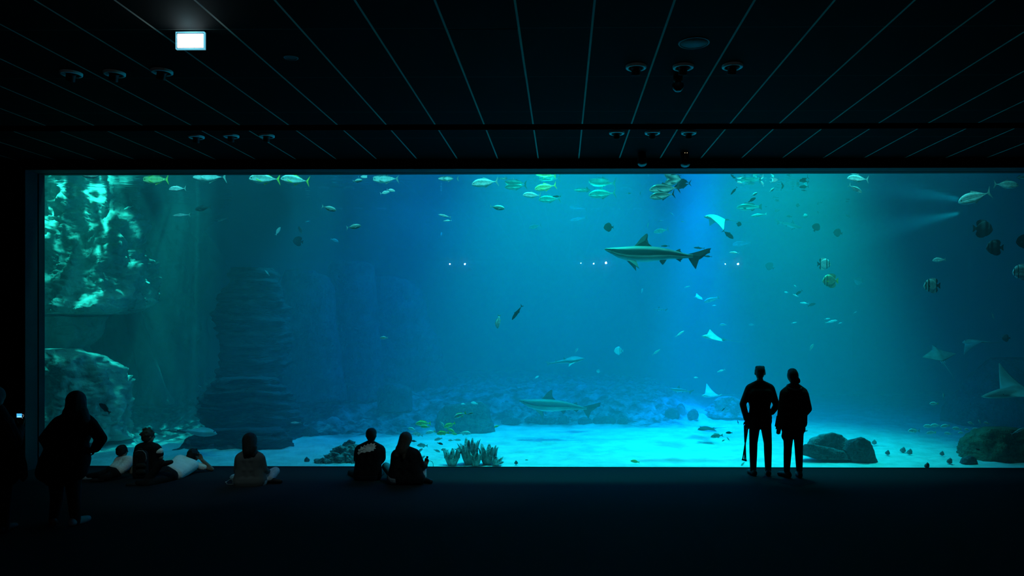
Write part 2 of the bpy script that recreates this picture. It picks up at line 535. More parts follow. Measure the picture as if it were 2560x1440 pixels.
def sand_mat():
    """pale sand, giving way to broken dark rubble towards the back left"""
    m, N, L = nodes_of('pale_sand_and_rubble')
    b = N['Principled BSDF']; b.inputs['Roughness'].default_value = 0.95; b.inputs['Specular IOR Level'].default_value = 0.1
    at = N.new('ShaderNodeAttribute'); at.attribute_name = 'rubble'
    tc = N.new('ShaderNodeTexCoord')
    n1 = N.new('ShaderNodeTexNoise'); n1.inputs['Scale'].default_value = 3.0; n1.inputs['Detail'].default_value = 5
    n2 = N.new('ShaderNodeTexNoise'); n2.inputs['Scale'].default_value = 3.6; n2.inputs['Detail'].default_value = 9; n2.inputs['Roughness'].default_value = 0.7
    mp = N.new('ShaderNodeMapping'); mp.inputs['Scale'].default_value = (0.8, 1.0, 1)
    L.new(tc.outputs['Object'], n1.inputs['Vector']); L.new(tc.outputs['Object'], mp.inputs['Vector']); L.new(mp.outputs[0], n2.inputs['Vector'])
    r1 = N.new('ShaderNodeValToRGB'); r1.color_ramp.elements[0].color = (0.66, 0.64, 0.60, 1); r1.color_ramp.elements[1].color = (0.86, 0.84, 0.80, 1)
    r1.color_ramp.elements[0].position = 0.35; r1.color_ramp.elements[1].position = 0.65
    L.new(n1.outputs['Fac'], r1.inputs['Fac'])
    r2 = N.new('ShaderNodeValToRGB'); r2.color_ramp.elements[0].color = (0.03, 0.033, 0.03, 1); r2.color_ramp.elements[1].color = (0.50, 0.50, 0.46, 1)
    r2.color_ramp.elements[0].position = 0.42; r2.color_ramp.elements[1].position = 0.64
    L.new(n2.outputs['Fac'], r2.inputs['Fac'])
    mx = N.new('ShaderNodeMix'); mx.data_type = 'RGBA'
    L.new(at.outputs['Fac'], mx.inputs['Factor']); L.new(r1.outputs['Color'], mx.inputs['A']); L.new(r2.outputs['Color'], mx.inputs['B'])
    L.new(mx.outputs['Result'], b.inputs['Base Color'])
    n3 = N.new('ShaderNodeTexNoise'); n3.inputs['Scale'].default_value = 14; n3.inputs['Detail'].default_value = 8
    L.new(tc.outputs['Object'], n3.inputs['Vector'])
    bp = N.new('ShaderNodeBump'); bp.inputs['Strength'].default_value = 0.6; bp.inputs['Distance'].default_value = 0.06
    L.new(n3.outputs['Fac'], bp.inputs['Height']); L.new(bp.outputs['Normal'], b.inputs['Normal'])
    return m

def rubble_f(x, y):
    e = 0.5 * nz3(x * 0.8, y * 0.8, 5.5, 3)
    r = smooth(17.1, 17.9, y + e * 0.8) * (1 - smooth(2.9, 3.9, x + e))
    r = max(r, smooth(14.6, 15.4, y + e) * (1 - smooth(-7.0, -6.0, x + e * .5)) * 0.45)
    r = max(r, smooth(15.4, 16.2, y + e) * (1 - smooth(-3.4, -2.6, x + e)))
    return r

nx, ny = 420, 300
verts, faces = [], []
for j in range(ny + 1):
    y = GL + 0.015 + (24.5 - GL) * (j / ny) ** 1.35
    for i in range(nx + 1):
        x = -13.5 + 27 * i / nx
        verts.append((x, y, sand_h(x, y)))
for j in range(ny):
    for i in range(nx):
        a = j * (nx + 1) + i
        faces.append((a, a + 1, a + nx + 2, a + nx + 1))
m_sand = sand_mat()
sd = struct(mesh_obj('tank_floor_sand', verts, faces, m_sand))
at_ = sd.data.attributes.new('rubble', 'FLOAT', 'POINT')
at_.data.foreach_set('value', [rubble_f(v[0], v[1]) for v in verts])

# ------------------------------------------------------------------ lamps above the water
def lamp(kind, name, loc, target, energy, col, **kw):
    ld = bpy.data.lights.new(name, kind)
    ld.energy = energy
    ld.color = col
    for k, v in kw.items():
        setattr(ld, k, v)
    lo = bpy.data.objects.new(name, ld)
    C.objects.link(lo)
    lo.location = loc
    dv = Vector(target) - Vector(loc)
    lo.rotation_euler = dv.to_track_quat('-Z', 'Y').to_euler()
    return lo

def gobo(lo, scale, lo_t, hi_t, peak=4.0, stretch=(1, 1, 1), distort=1.5):
    """ripple-focused light: breaks the beam into caustic streaks"""
    ld = lo.data
    ld.use_nodes = True
    N, L = ld.node_tree.nodes, ld.node_tree.links
    em = N['Emission']
    tc = N.new('ShaderNodeTexCoord')
    mp = N.new('ShaderNodeMapping'); mp.inputs['Scale'].default_value = stretch
    L.new(tc.outputs['Normal'], mp.inputs['Vector'])
    nz = N.new('ShaderNodeTexNoise'); nz.inputs['Scale'].default_value = scale; nz.inputs['Detail'].default_value = 3; nz.inputs['Distortion'].default_value = distort
    L.new(mp.outputs[0], nz.inputs['Vector'])
    rp = N.new('ShaderNodeMapRange'); rp.inputs['From Min'].default_value = lo_t; rp.inputs['From Max'].default_value = hi_t
    rp.inputs['To Min'].default_value = 0.03; rp.inputs['To Max'].default_value = peak
    L.new(nz.outputs['Fac'], rp.inputs['Value'])
    L.new(rp.outputs[0], em.inputs['Strength'])
# ================================================================== ROCKS
def rock_mat(name, col, var=0.35, scale=2.0, bump=0.8, strata=False):
    if name in _M:
        return _M[name]
    m, N, L = nodes_of(name)
    b = N['Principled BSDF']
    b.inputs['Roughness'].default_value = 0.75
    b.inputs['Specular IOR Level'].default_value = 0.25
    tc = N.new('ShaderNodeTexCoord')
    mp = N.new('ShaderNodeMapping')
    mp.inputs['Scale'].default_value = (1, 1, 4.0) if strata else (1, 1, 0.8)
    L.new(tc.outputs['Object'], mp.inputs['Vector'])
    n1 = N.new('ShaderNodeTexNoise'); n1.inputs['Scale'].default_value = scale; n1.inputs['Detail'].default_value = 8; n1.inputs['Roughness'].default_value = 0.65
    L.new(mp.outputs[0], n1.inputs['Vector'])
    rp = N.new('ShaderNodeValToRGB')
    rp.color_ramp.elements[0].position = 0.32; rp.color_ramp.elements[1].position = 0.68
    rp.color_ramp.elements[0].color = tuple(c * (1 - var) for c in col) + (1,)
    rp.color_ramp.elements[1].color = tuple(min(1, c * (1 + var)) for c in col) + (1,)
    L.new(n1.outputs['Fac'], rp.inputs['Fac']); L.new(rp.outputs['Color'], b.inputs['Base Color'])
    n2 = N.new('ShaderNodeTexNoise'); n2.inputs['Scale'].default_value = scale * 4; n2.inputs['Detail'].default_value = 6
    L.new(mp.outputs[0], n2.inputs['Vector'])
    bp = N.new('ShaderNodeBump'); bp.inputs['Strength'].default_value = bump; bp.inputs['Distance'].default_value = 0.08
    L.new(n2.outputs['Fac'], bp.inputs['Height']); L.new(bp.outputs['Normal'], b.inputs['Normal'])
    _M[name] = m
    return m
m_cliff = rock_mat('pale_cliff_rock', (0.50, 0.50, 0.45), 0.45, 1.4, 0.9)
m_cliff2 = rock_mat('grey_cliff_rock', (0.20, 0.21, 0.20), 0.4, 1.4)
m_strata = rock_mat('layered_rock', (0.06, 0.065, 0.07), 0.5, 2.2, 1.0, True)
m_rock = rock_mat('dark_grey_rock', (0.10, 0.11, 0.12), 0.45, 5.0)
m_rock2 = rock_mat('mid_grey_rock', (0.20, 0.21, 0.21), 0.45, 5.0)
m_mossy = rock_mat('green_brown_rock', (0.12, 0.13, 0.07), 0.5, 6.0)
m_rubble = rock_mat('pale_rubble', (0.35, 0.35, 0.32), 0.55, 9.0)

def interp_rows(rows, n):
    """rows (py, pxL, pxR) top to bottom -> n+1 rows, smooth between keys"""
    out = []
    y0, y1 = rows[0][0], rows[-1][0]
    for i in range(n + 1):
        y = y0 + (y1 - y0) * i / n
        for k in range(len(rows) - 1):
            if y <= rows[k + 1][0] or k == len(rows) - 2:
                a, b = rows[k], rows[k + 1]
                t = (y - a[0]) / max(1e-6, b[0] - a[0])
                t = min(1, max(0, t)); t2 = t * t * (3 - 2 * t) * 0.5 + t * 0.5
                out.append((y, a[1] + (b[1] - a[1]) * t2, a[2] + (b[2] - a[2]) * t2))
                break
    return out

def lumpy(name, rows, d, label, m, cat='rock', deep=0.8, amp=0.12, freq=1.2, seed=0, nseg=56, nrow=48, strata=0.0, sfreq=6.0, ridge=0.0, group=None, maxdeep=3.0, base=True):
    """a rock grown from its outline: elliptical sections with layered and ridged relief"""
    R = interp_rows(rows, nrow)
    base_p = P((R[-1][1] + R[-1][2]) / 2, R[-1][0], d)
    verts, faces = [], []
    for (y, l, r) in R:
        a, b = P(l, y, d), P(r, y, d)
        c = (a + b) / 2
        rx = max(0.01, (b.x - a.x) / 2)
        ry = min(rx * deep, maxdeep)
        for k in range(nseg):
            th = 2 * PI * k / nseg
            u, v = math.cos(th), math.sin(th)
            # a squarer section than an ellipse
            q = (abs(u) ** 3 + abs(v) ** 3) ** (-1 / 3)
            q = 0.6 + 0.4 * q
            p = Vector((c.x + rx * u * q, c.y + ry + ry * v * q, c.z))
            s = Vector((p.x * freq, p.y * freq, p.z * freq * (0.7 if ridge else 1.0))) + Vector((seed * 7.3, seed * 3.1, seed * 5.7))
            k1 = noise.fractal(s, 0.62, 2.1, 6)
            if ridge:
                s2 = Vector((p.x * freq * 1.4, p.y * freq * 1.4, p.z * freq * 0.45)) + Vector((seed, 4.0, 2.0))
                k1 += ridge * (1.0 - 2.0 * abs(noise.noise(s2))) * 0.6
            if strata:
                zz = p.z * sfreq + 0.9 * noise.noise(Vector((p.x * 1.1, p.y * 1.1, seed)))
                k1 += strata * (noise.noise(Vector((seed * 2.0 + 0.9 * u, 0.9 * v, zz))) * 0.9 + noise.noise(Vector((seed + 1.7 * u, 1.7 * v, zz * 0.37))) * 0.8)
            f = amp * k1 * min(rx, 1.0) if rx > 0.02 else 0
            verts.append(p + Vector((u, v, 0.15 * k1)) * f)
    n = len(R)
    for i in range(n - 1):
        for k in range(nseg):
            k2 = (k + 1) % nseg
            faces.append((i * nseg + k, (i + 1) * nseg + k, (i + 1) * nseg + k2, i * nseg + k2))
    ct = sum((verts[k] for k in range(nseg)), Vector()) / nseg
    verts.append(ct + Vector((0, 0, 0.02))); ti = len(verts) - 1
    cb = sum((verts[(n - 1) * nseg + k] for k in range(nseg)), Vector()) / nseg
    verts.append(cb - Vector((0, 0, 0.02))); bi = len(verts) - 1
    for k in range(nseg):
        k2 = (k + 1) % nseg
        faces.append((ti, k, k2)); faces.append((bi, (n - 1) * nseg + k2, (n - 1) * nseg + k))
    o = mesh_obj(name, [v - base_p for v in verts], faces, m, loc=base_p)
    return tag(o, label, cat, group)

# left cliff with its arch
lumpy('rock_cliff', [(462, 10, 225), (500, 0, 256), (560, 0, 262), (610, 0, 264), (650, 0, 288), (700, 0, 298), (745, 0, 300), (772, 20, 285), (785, 40, 250)], 15.0,
      'tall pale cliff at the left edge of the tank, brightly lit near its top', m_cliff, amp=0.26, freq=1.7, seed=1, ridge=1.3, nseg=150, nrow=130, deep=0.7, maxdeep=1.2)
lumpy('rock_buttress', [(792, 0, 196), (806, 0, 192), (845, 0, 187), (870, 0, 165), (888, 0, 175)], 15.4,
      'narrow rock buttress between the pale cliff and the round boulder beneath it', m_cliff, amp=0.16, freq=1.6, seed=2, ridge=1.0, nseg=70, nrow=50, maxdeep=0.6)
lumpy('cliff_boulder', [(876, 30, 150), (895, 20, 200), (935, 10, 240), (985, 0, 256), (1030, 0, 260), (1110, -10, 266)], 14.2,
      'big rounded boulder at the foot of the left cliff, behind the long-haired woman', m_cliff, amp=0.22, freq=2.0, seed=3, ridge=1.0, nseg=120, nrow=80, maxdeep=0.55)
lumpy('rock_arch_leg', [(725, 278, 318), (800, 306, 345), (860, 326, 366), (940, 342, 388), (1015, 325, 412)], 17.4,
      'slanting rock leg closing the dark cave on its right side', m_cliff2, amp=0.2, freq=1.6, seed=4, ridge=0.8, nseg=50, nrow=50)
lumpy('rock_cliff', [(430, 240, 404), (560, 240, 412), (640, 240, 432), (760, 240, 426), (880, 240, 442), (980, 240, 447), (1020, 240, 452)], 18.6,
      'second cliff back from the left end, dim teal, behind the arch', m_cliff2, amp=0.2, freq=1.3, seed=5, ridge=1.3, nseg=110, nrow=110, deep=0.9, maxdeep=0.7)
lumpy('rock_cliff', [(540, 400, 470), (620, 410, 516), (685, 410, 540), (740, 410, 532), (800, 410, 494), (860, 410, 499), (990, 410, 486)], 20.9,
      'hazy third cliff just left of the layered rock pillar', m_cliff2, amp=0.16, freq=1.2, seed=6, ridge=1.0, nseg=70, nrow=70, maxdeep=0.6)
lumpy('cave_back_wall', [(700, 90, 232), (800, 90, 232), (900, 90, 232), (1015, 90, 232)], 18.8,
      'dark back of the cave under the left cliff arch', m_rock, amp=0.08, freq=1.2, seed=7, nseg=50, nrow=30, maxdeep=0.5)
# layered pillar
lumpy('rock_pillar', [(668, 560, 655), (684, 556, 670), (705, 553, 674), (722, 530, 682), (745, 520, 686), (772, 516, 688), (800, 518, 684), (830, 522, 693), (860, 530, 693), (892, 530, 690), (925, 528, 686), (960, 522, 672), (975, 510, 676)], 15.9,
      'tall layered rock pillar left of centre in the tank', m_strata, amp=0.16, freq=1.3, seed=8, strata=1.1, sfreq=9.0, nseg=90, nrow=130, deep=0.85)
lumpy('pillar_plinth', [(948, 528, 664), (975, 496, 680), (1000, 476, 702), (1030, 466, 716), (1062, 470, 726), (1100, 500, 730), (1132, 520, 730)], 15.2,
      'broad stepped plinth of layered rock under the tall pillar', m_strata, amp=0.14, freq=1.4, seed=9, strata=1.3, sfreq=10.0, nseg=110, nrow=100, deep=0.6)
lumpy('rock_ledge', [(1076, 560, 640), (1085, 480, 690), (1104, 440, 700), (1136, 430, 705)], 14.1,
      'low flat rock ledge in front of the pillar, behind the lying boy', m_strata, amp=0.13, freq=1.7, seed=10, strata=0.8, sfreq=9, nseg=90, nrow=36, deep=0.5, maxdeep=0.42)
# far blocks in the haze
lumpy('rock_block', [(653, 818, 912), (665, 810, 922), (800, 800, 934), (1005, 780, 950)], 18.9,
      'square hazy rock block right of the layered pillar, highest of the far blocks', m_rock, amp=0.07, freq=0.9, seed=11, strata=0.4, nseg=60, nrow=60, maxdeep=0.5)
lumpy('rock_block', [(674, 702, 778), (690, 690, 806), (720, 684, 818), (900, 676, 836), (1005, 670, 850)], 17.9,
      'low hazy rock shelf between the layered pillar and the square far block', m_rock, amp=0.08, freq=0.9, seed=12, strata=0.4, nseg=60, nrow=60, maxdeep=0.5)
lumpy('rock_block', [(690, 930, 990), (704, 905, 1030), (760, 900, 1060), (900, 900, 1100), (1005, 890, 1130)], 20.2,
      'faint sloping far rock to the right of the square block', m_rock, amp=0.1, freq=0.9, seed=13, strata=0.4, nseg=60, nrow=50, maxdeep=0.4)
lumpy('rock_ridge', [(930, 1100, 1330), (960, 1000, 1560), (1010, 900, 1640)], 24.2,
      'long low rubble ridge closing the back of the tank in the haze', m_cliff2, amp=0.2, freq=1.3, seed=14, nseg=80, nrow=24, deep=0.3, maxdeep=0.5)
# right-hand side
lumpy('rock_cliff', [(900, 2530, 2700), (960, 2480, 2720), (1040, 2440, 2740), (1110, 2410, 2760)], 17.0,
      'unlit black rock face behind the long-nosed ray at the right edge', m_rock, amp=0.15, freq=1.2, seed=15, nseg=60, nrow=40)
lumpy('boulder', [(1076, 2482, 2572), (1092, 2462, 2600), (1115, 2452, 2625), (1150, 2446, 2640), (1180, 2446, 2650)], 13.0,
      'mossy green-brown boulder in the lower right corner of the tank', m_mossy, amp=0.16, freq=3.0, seed=16, nseg=80, nrow=50)
lumpy('boulder', [(1142, 2422, 2438), (1150, 2413, 2446), (1162, 2408, 2450), (1178, 2404, 2452)], 12.75,
      'small dark boulder tucked against the mossy boulder on its left', m_rock, amp=0.16, freq=5.0, seed=17, nseg=40, nrow=24)
lumpy('boulder', [(1084, 2072, 2092), (1090, 2052, 2112), (1104, 2030, 2128), (1116, 2027, 2132), (1130, 2060, 2124), (1140, 2075, 2118)], 13.2,
      'arched dark slab of rock on the sand right of the standing couple', m_rock2, amp=0.1, freq=3.0, seed=18, nseg=60, nrow=40, deep=0.5)
lumpy('boulder', [(1096, 2146, 2164), (1108, 2126, 2184), (1130, 2119, 2194), (1150, 2124, 2202), (1160, 2130, 2204)], 12.9,
      'rounded dark boulder leaning against the arched slab', m_rock, amp=0.12, freq=4.0, seed=19, nseg=60, nrow=36)
lumpy('boulder', [(1112, 2012, 2040), (1124, 2004, 2090), (1138, 2004, 2140), (1150, 2040, 2150)], 12.95,
      'flat low stone under the arched slab', m_rock, amp=0.12, freq=4.0, seed=20, nseg=60, nrow=30, deep=0.4)
# middle
lumpy('boulder', [(962, 958, 998), (974, 939, 1019), (1000, 932, 1025), (1030, 940, 1024)], 18.2,
      'dark square boulder in the haze above the seated man', m_rock, amp=0.08, freq=2.0, seed=21, nseg=50, nrow=30)
lumpy('boulder', [(1006, 1178, 1204), (1018, 1104, 1212), (1040, 1090, 1218), (1064, 1084, 1229), (1088, 1082, 1234)], 16.2,
      'large dark boulder behind the yellow snappers', m_rock, amp=0.14, freq=2.0, seed=22, nseg=70, nrow=40, deep=0.6)
low = [(1078, 800, 845, 1095, 16.3, 'low dark stone half sunk in the sand right of the pillar plinth'),
       (1077, 857, 900, 1094, 16.4, 'low dark stone just left of the seated man\'s head'),
       (1066, 756, 792, 1100, 15.7, 'dark stone touching the right side of the pillar plinth'),
       (1044, 1252, 1300, 1060, 17.6, 'flat dark stone on the sand under the low shark\'s nose'),
       (1042, 1312, 1388, 1060, 17.6, 'long flat stone on the sand beneath the low shark'),
       (1040, 1396, 1426, 1056, 17.8, 'small flat stone beneath the low shark\'s belly'),
       (1044, 1444, 1478, 1060, 17.6, 'flat stone beneath the low shark\'s tail fin'),
       (1042, 1482, 1540, 1060, 17.6, 'long flat stone just right of the low shark\'s tail'),
       (1046, 1542, 1572, 1060, 17.6, 'last flat stone right in the row behind the sand'),
       (986, 1570, 1636, 1020, 20.5, 'hazy mound left of the small dark shark'),
       (1010, 1636, 1668, 1034, 18.6, 'dark stone, upper left of the cluster in mid sand'),
       (1020, 1664, 1700, 1048, 17.9, 'dark stone, lowest of the cluster in mid sand'),
       (1010, 1690, 1716, 1034, 18.6, 'dark stone, top of the cluster in mid sand'),
       (1024, 1720, 1750, 1046, 18.0, 'dark stone, right end of the cluster in mid sand')]
for i, (yt, l, r, yb, d, lab) in enumerate(low):
    h = yb - yt
    lumpy('stone', [(yt, l + (r - l) * .3, r - (r - l) * .3), (yt + h * .3, l + 3, r - 3), (yt + h * .7, l, r), (yb + 2, l + 2, r - 2)], d, lab,
          m_rock, amp=0.22, freq=2.6, seed=30 + i, nseg=36, nrow=18, deep=0.7, group='stones on the tank sand')
peb = [(2187, 1105, 12, 'tiny dark pebble right of the rounded boulder'), (2221, 1131, 12, 'faint pebble lower right of the rounded boulder'),
       (2277, 1129, 15, 'pebble pair shape on the sand right of centre between boulders'), (2357, 1133, 11, 'dark pebble left of the mossy boulder'),
       (2377, 1152, 15, 'wider pebble near the glass left of the small dark boulder'), (2260, 1124, 14, 'pale pebble on the sand under the snapper school'),
       (766, 1149, 14, 'dark pebble near the glass left of the coral rubble'), (1290, 1156, 9, 'dark pebble near the glass right of the vase sponges'),
       (2320, 1163, 14, 'small pebble against the glass under the snapper school')]
for i, (px, py, wd, lab) in enumerate(peb):
    d = F * CAMZ / (py + 4 - PPY)
    lumpy('pebble', [(py - wd * .32, px - wd * .2, px + wd * .2), (py, px - wd * .45, px + wd * .45), (py + wd * .3, px - wd * .5, px + wd * .5), (py + wd * .42, px - wd * .4, px + wd * .4)],
          d, lab, m_rock2, amp=0.25, freq=9, seed=60 + i, nseg=20, nrow=10, deep=0.8, group='pebbles on the tank sand')

# coral rubble by the seated man
heap = [(872, 1112, 24, 'darkest lump at the top of the coral rubble'), (850, 1128, 30, 'ribbed coral lump in the middle of the rubble beside the seated man'),
        (886, 1124, 28, 'coral lump level with the seated man\'s left shoulder'), (833, 1146, 30, 'spiky low coral lump at the left end of the rubble'),
        (862, 1148, 34, 'front coral lump of the rubble against the glass'), (806, 1158, 26, 'lowest thin coral scrap left of the rubble'),
        (895, 1150, 26, 'pale front lump of rubble at the seated man\'s elbow')]
for i, (px, py, wd, lab) in enumerate(heap):
    lumpy('coral_lump', [(py - wd * .42, px - wd * .2, px + wd * .2), (py - wd * .2, px - wd * .5, px + wd * .5), (py + wd * .2, px - wd * .6, px + wd * .6), (1172, px - wd * .65, px + wd * .65)],
          12.62 + 0.02 * (1170 - py) * 0.6, lab, m_rubble if i != 0 else m_rock, 'coral', amp=0.75, freq=10, seed=80 + i, nseg=60, nrow=36, deep=0.6, ridge=0.8, group='coral rubble beside the seated couple')

# big pale coral mound with a hollow, behind the standing man
lumpy('coral_mound', [(994, 1806, 1842), (1003, 1794, 1858), (1020, 1782, 1880), (1046, 1790, 1900)], 18.2,
      'pale lumpy coral mound just left of the standing man', m_rubble, 'coral', amp=0.5, freq=2.2, seed=95, nseg=60, nrow=30)

# ------------------------------------------------------------------ vase sponges at the glass
m_sponge = rock_mat('grey_green_sponge', (0.5, 0.54, 0.52), 0.6, 9.0, 0.6)
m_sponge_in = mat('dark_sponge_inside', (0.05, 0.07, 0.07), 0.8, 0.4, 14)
def sponge(px0, px1, py_top, d, blades, label, seed, lean=0.0):
    random.seed(seed)
    a, b = P(px0, 1166, d), P(px1, 1166, d)
    top = P(px0, py_top, d).z
    cx, rad = (a.x + b.x) / 2, (b.x - a.x) / 2
    r = empty('vase_sponge', (cx, d, sand_h(cx, d) - 0.01), label, 'sponge', 'grey vase sponges against the glass')
    H = top - r.location.z
    # cup body
    seg, n = 48, 14
    verts, faces = [], []
    ph = random.random() * 6
    for i in range(n + 1):
        t = i / n
        rr = rad * (0.42 + 0.50 * t ** 0.8)
        for k in range(seg):
            th = 2 * PI * k / seg
            f = 1 + 0.10 * math.cos(th * blades + ph) * (0.3 + t) + 0.06 * noise.noise(Vector((math.cos(th) * 2, math.sin(th) * 2, t * 3 + seed)))
            z = t * H * 0.52 * (1 + 0.12 * t * math.cos(th * blades + ph))
            verts.append((rr * f * math.cos(th) + lean * t * rad, rr * f * math.sin(th) * 0.9, z))
    for i in range(n):
        for k in range(seg):
            faces.append((i * seg + k, i * seg + (k + 1) % seg, (i + 1) * seg + (k + 1) % seg, (i + 1) * seg + k))
    mesh_obj('cup', verts, faces, m_sponge, r)
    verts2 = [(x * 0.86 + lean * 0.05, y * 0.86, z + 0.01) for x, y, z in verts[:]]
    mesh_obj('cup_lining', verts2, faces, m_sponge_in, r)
    # tapering blades round the rim
    for k in range(blades):
        th = 2 * PI * k / blades - ph / blades
        hh = H * random.uniform(0.34, 0.58)
        out = random.uniform(0.10, 0.45) * rad
        w_ = rad * 2.5 / blades * random.uniform(0.85, 1.2)
        V, Fc = [], []
        for i in range(9):
            t = i / 8
            c = Vector((math.cos(th) * (rad * 0.88 + out * t * t) + lean * (1 + t * .4) * rad, math.sin(th) * (rad * 0.80 + out * t * t), H * 0.44 + hh * t))
            ww = w_ * (1 - t ** 2.4 * 0.72)
            tg = Vector((-math.sin(th), math.cos(th), 0))
            nr = Vector((math.cos(th), math.sin(th), 0))
            for q in range(8):
                an = 2 * PI * q / 8
                V.append(c + tg * math.cos(an) * ww + nr * (math.sin(an) * ww * 0.35 - 0.25 * ww * math.cos(an) ** 2))
        for i in range(8):
            for q in range(8):
                Fc.append((i * 8 + q, i * 8 + (q + 1) % 8, (i + 1) * 8 + (q + 1) % 8, (i + 1) * 8 + q))
        Fc.append(tuple(range(64, 72)))
        mesh_obj('blade', V, Fc, m_sponge, r)
    return r
sponge(1150, 1196, 1096, 12.78, 9, 'tallest crown-shaped vase sponge, in the middle of the clump by the glass', 1)
sponge(1110, 1150, 1120, 12.68, 8, 'short toothed vase sponge at the left of the clump by the glass', 2)
sponge(1196, 1240, 1112, 12.74, 7, 'wide open vase sponge at the right of the clump by the glass', 3, 0.12)
sponge(1176, 1204, 1128, 12.60, 6, 'small vase sponge in front between the tall one and the right one', 4)
sponge(1226, 1252, 1142, 12.62, 5, 'lowest curled vase sponge at the right end of the clump', 5, 0.2)
# ================================================================== FISH
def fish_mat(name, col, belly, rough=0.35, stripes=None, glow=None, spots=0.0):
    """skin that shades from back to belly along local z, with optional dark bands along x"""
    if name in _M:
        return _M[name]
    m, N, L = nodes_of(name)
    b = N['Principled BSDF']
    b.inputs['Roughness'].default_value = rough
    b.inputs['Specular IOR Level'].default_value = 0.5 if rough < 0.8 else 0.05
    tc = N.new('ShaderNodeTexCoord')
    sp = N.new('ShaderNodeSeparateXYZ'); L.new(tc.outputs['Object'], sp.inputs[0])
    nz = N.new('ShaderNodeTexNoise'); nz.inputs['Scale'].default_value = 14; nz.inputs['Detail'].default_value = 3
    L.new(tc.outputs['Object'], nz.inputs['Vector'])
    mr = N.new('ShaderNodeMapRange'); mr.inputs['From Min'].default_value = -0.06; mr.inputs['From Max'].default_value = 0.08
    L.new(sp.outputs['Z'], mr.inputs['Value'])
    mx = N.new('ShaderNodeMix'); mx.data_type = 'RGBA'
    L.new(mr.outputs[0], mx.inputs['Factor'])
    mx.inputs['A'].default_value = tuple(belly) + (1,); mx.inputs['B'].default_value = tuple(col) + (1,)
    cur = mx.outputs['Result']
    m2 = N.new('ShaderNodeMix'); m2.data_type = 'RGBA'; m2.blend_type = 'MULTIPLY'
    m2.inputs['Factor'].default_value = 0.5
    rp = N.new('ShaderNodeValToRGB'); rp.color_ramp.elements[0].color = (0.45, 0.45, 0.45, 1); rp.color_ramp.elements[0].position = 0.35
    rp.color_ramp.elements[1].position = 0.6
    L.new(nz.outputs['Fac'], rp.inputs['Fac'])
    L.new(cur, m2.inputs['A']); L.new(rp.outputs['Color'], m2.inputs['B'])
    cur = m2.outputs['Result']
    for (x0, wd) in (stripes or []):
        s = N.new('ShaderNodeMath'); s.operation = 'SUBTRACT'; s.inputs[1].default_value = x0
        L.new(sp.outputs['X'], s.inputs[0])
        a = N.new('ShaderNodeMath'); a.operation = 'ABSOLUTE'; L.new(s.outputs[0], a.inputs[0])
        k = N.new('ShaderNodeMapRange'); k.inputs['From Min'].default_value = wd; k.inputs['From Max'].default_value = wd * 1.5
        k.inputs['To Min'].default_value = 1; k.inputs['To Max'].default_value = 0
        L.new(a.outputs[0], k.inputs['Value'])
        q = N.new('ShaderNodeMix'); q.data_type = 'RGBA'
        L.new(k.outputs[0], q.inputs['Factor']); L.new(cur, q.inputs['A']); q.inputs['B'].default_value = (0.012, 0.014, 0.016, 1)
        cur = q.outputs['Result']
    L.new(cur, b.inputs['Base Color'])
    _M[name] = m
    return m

PALE = fish_mat('pale_silver_skin', (0.75, 0.92, 0.86), (0.86, 0.94, 0.90))
GLINT = fish_mat('brightly_lit_silver_skin', (0.95, 0.97, 0.95), (0.85, 0.9, 0.9), 0.25)  # paler copy of the silver skin: strong light put into the colour
MID = fish_mat('olive_silver_skin', (0.26, 0.34, 0.30), (0.45, 0.55, 0.50))
DARK = fish_mat('unlit_side_skin', (0.008, 0.010, 0.010), (0.008, 0.010, 0.010), 0.9)  # shade of fish seen on their unlit side, put into the colour
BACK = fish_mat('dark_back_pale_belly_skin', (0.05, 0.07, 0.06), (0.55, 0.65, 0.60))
TOPL = fish_mat('lit_back_shaded_belly_skin', (0.55, 0.68, 0.64), (0.03, 0.04, 0.04))  # overhead light and belly shade put into the skin colour
GREEN = fish_mat('yellow_green_skin', (0.72, 0.90, 0.26), (0.80, 0.92, 0.45))
BAND = fish_mat('banded_silver_skin', (0.60, 0.70, 0.66), (0.62, 0.72, 0.68), 0.4, [(0.13, 0.022), (0.30, 0.03), (0.86, 0.10)])
BANDD = fish_mat('dark_banded_skin', (0.10, 0.14, 0.16), (0.03, 0.04, 0.05), 0.5, [(0.13, 0.035), (0.32, 0.06), (0.86, 0.22)])
YEL = fish_mat('yellow_fin', (0.9, 0.95, 0.12), (0.9, 0.95, 0.12), 0.5)
FINP = fish_mat('pale_fin', (0.45, 0.58, 0.54), (0.45, 0.58, 0.54), 0.5)
FIND = fish_mat('dark_fin', (0.02, 0.025, 0.025), (0.02, 0.025, 0.025), 0.6)
FINM = fish_mat('olive_fin', (0.20, 0.26, 0.22), (0.20, 0.26, 0.22), 0.5)
m_eye = mat('fish_eye_black', (0.005, 0.005, 0.006), 0.15, 0.1, 10, spec=0.8)
SKIN = {'pale': (PALE, FINP), 'glint': (GLINT, FINP), 'mid': (MID, FINM), 'dark': (DARK, FIND), 'back': (BACK, FIND), 'topl': (TOPL, FINP),
        'green': (GREEN, YEL), 'yel': (PALE, YEL), 'band': (BAND, FIND), 'bandd': (BANDD, FIND), 'bandg': (None, None)}
BANDG = fish_mat('green_banded_skin', (0.42, 0.62, 0.36), (0.45, 0.62, 0.40), 0.4, [(0.13, 0.012), (0.28, 0.012)])
SKIN['bandg'] = (BANDG, YEL)
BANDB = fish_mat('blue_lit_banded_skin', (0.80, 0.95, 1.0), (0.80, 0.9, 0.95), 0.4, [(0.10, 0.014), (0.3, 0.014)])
SKIN['bandb'] = (BANDB, FINP)

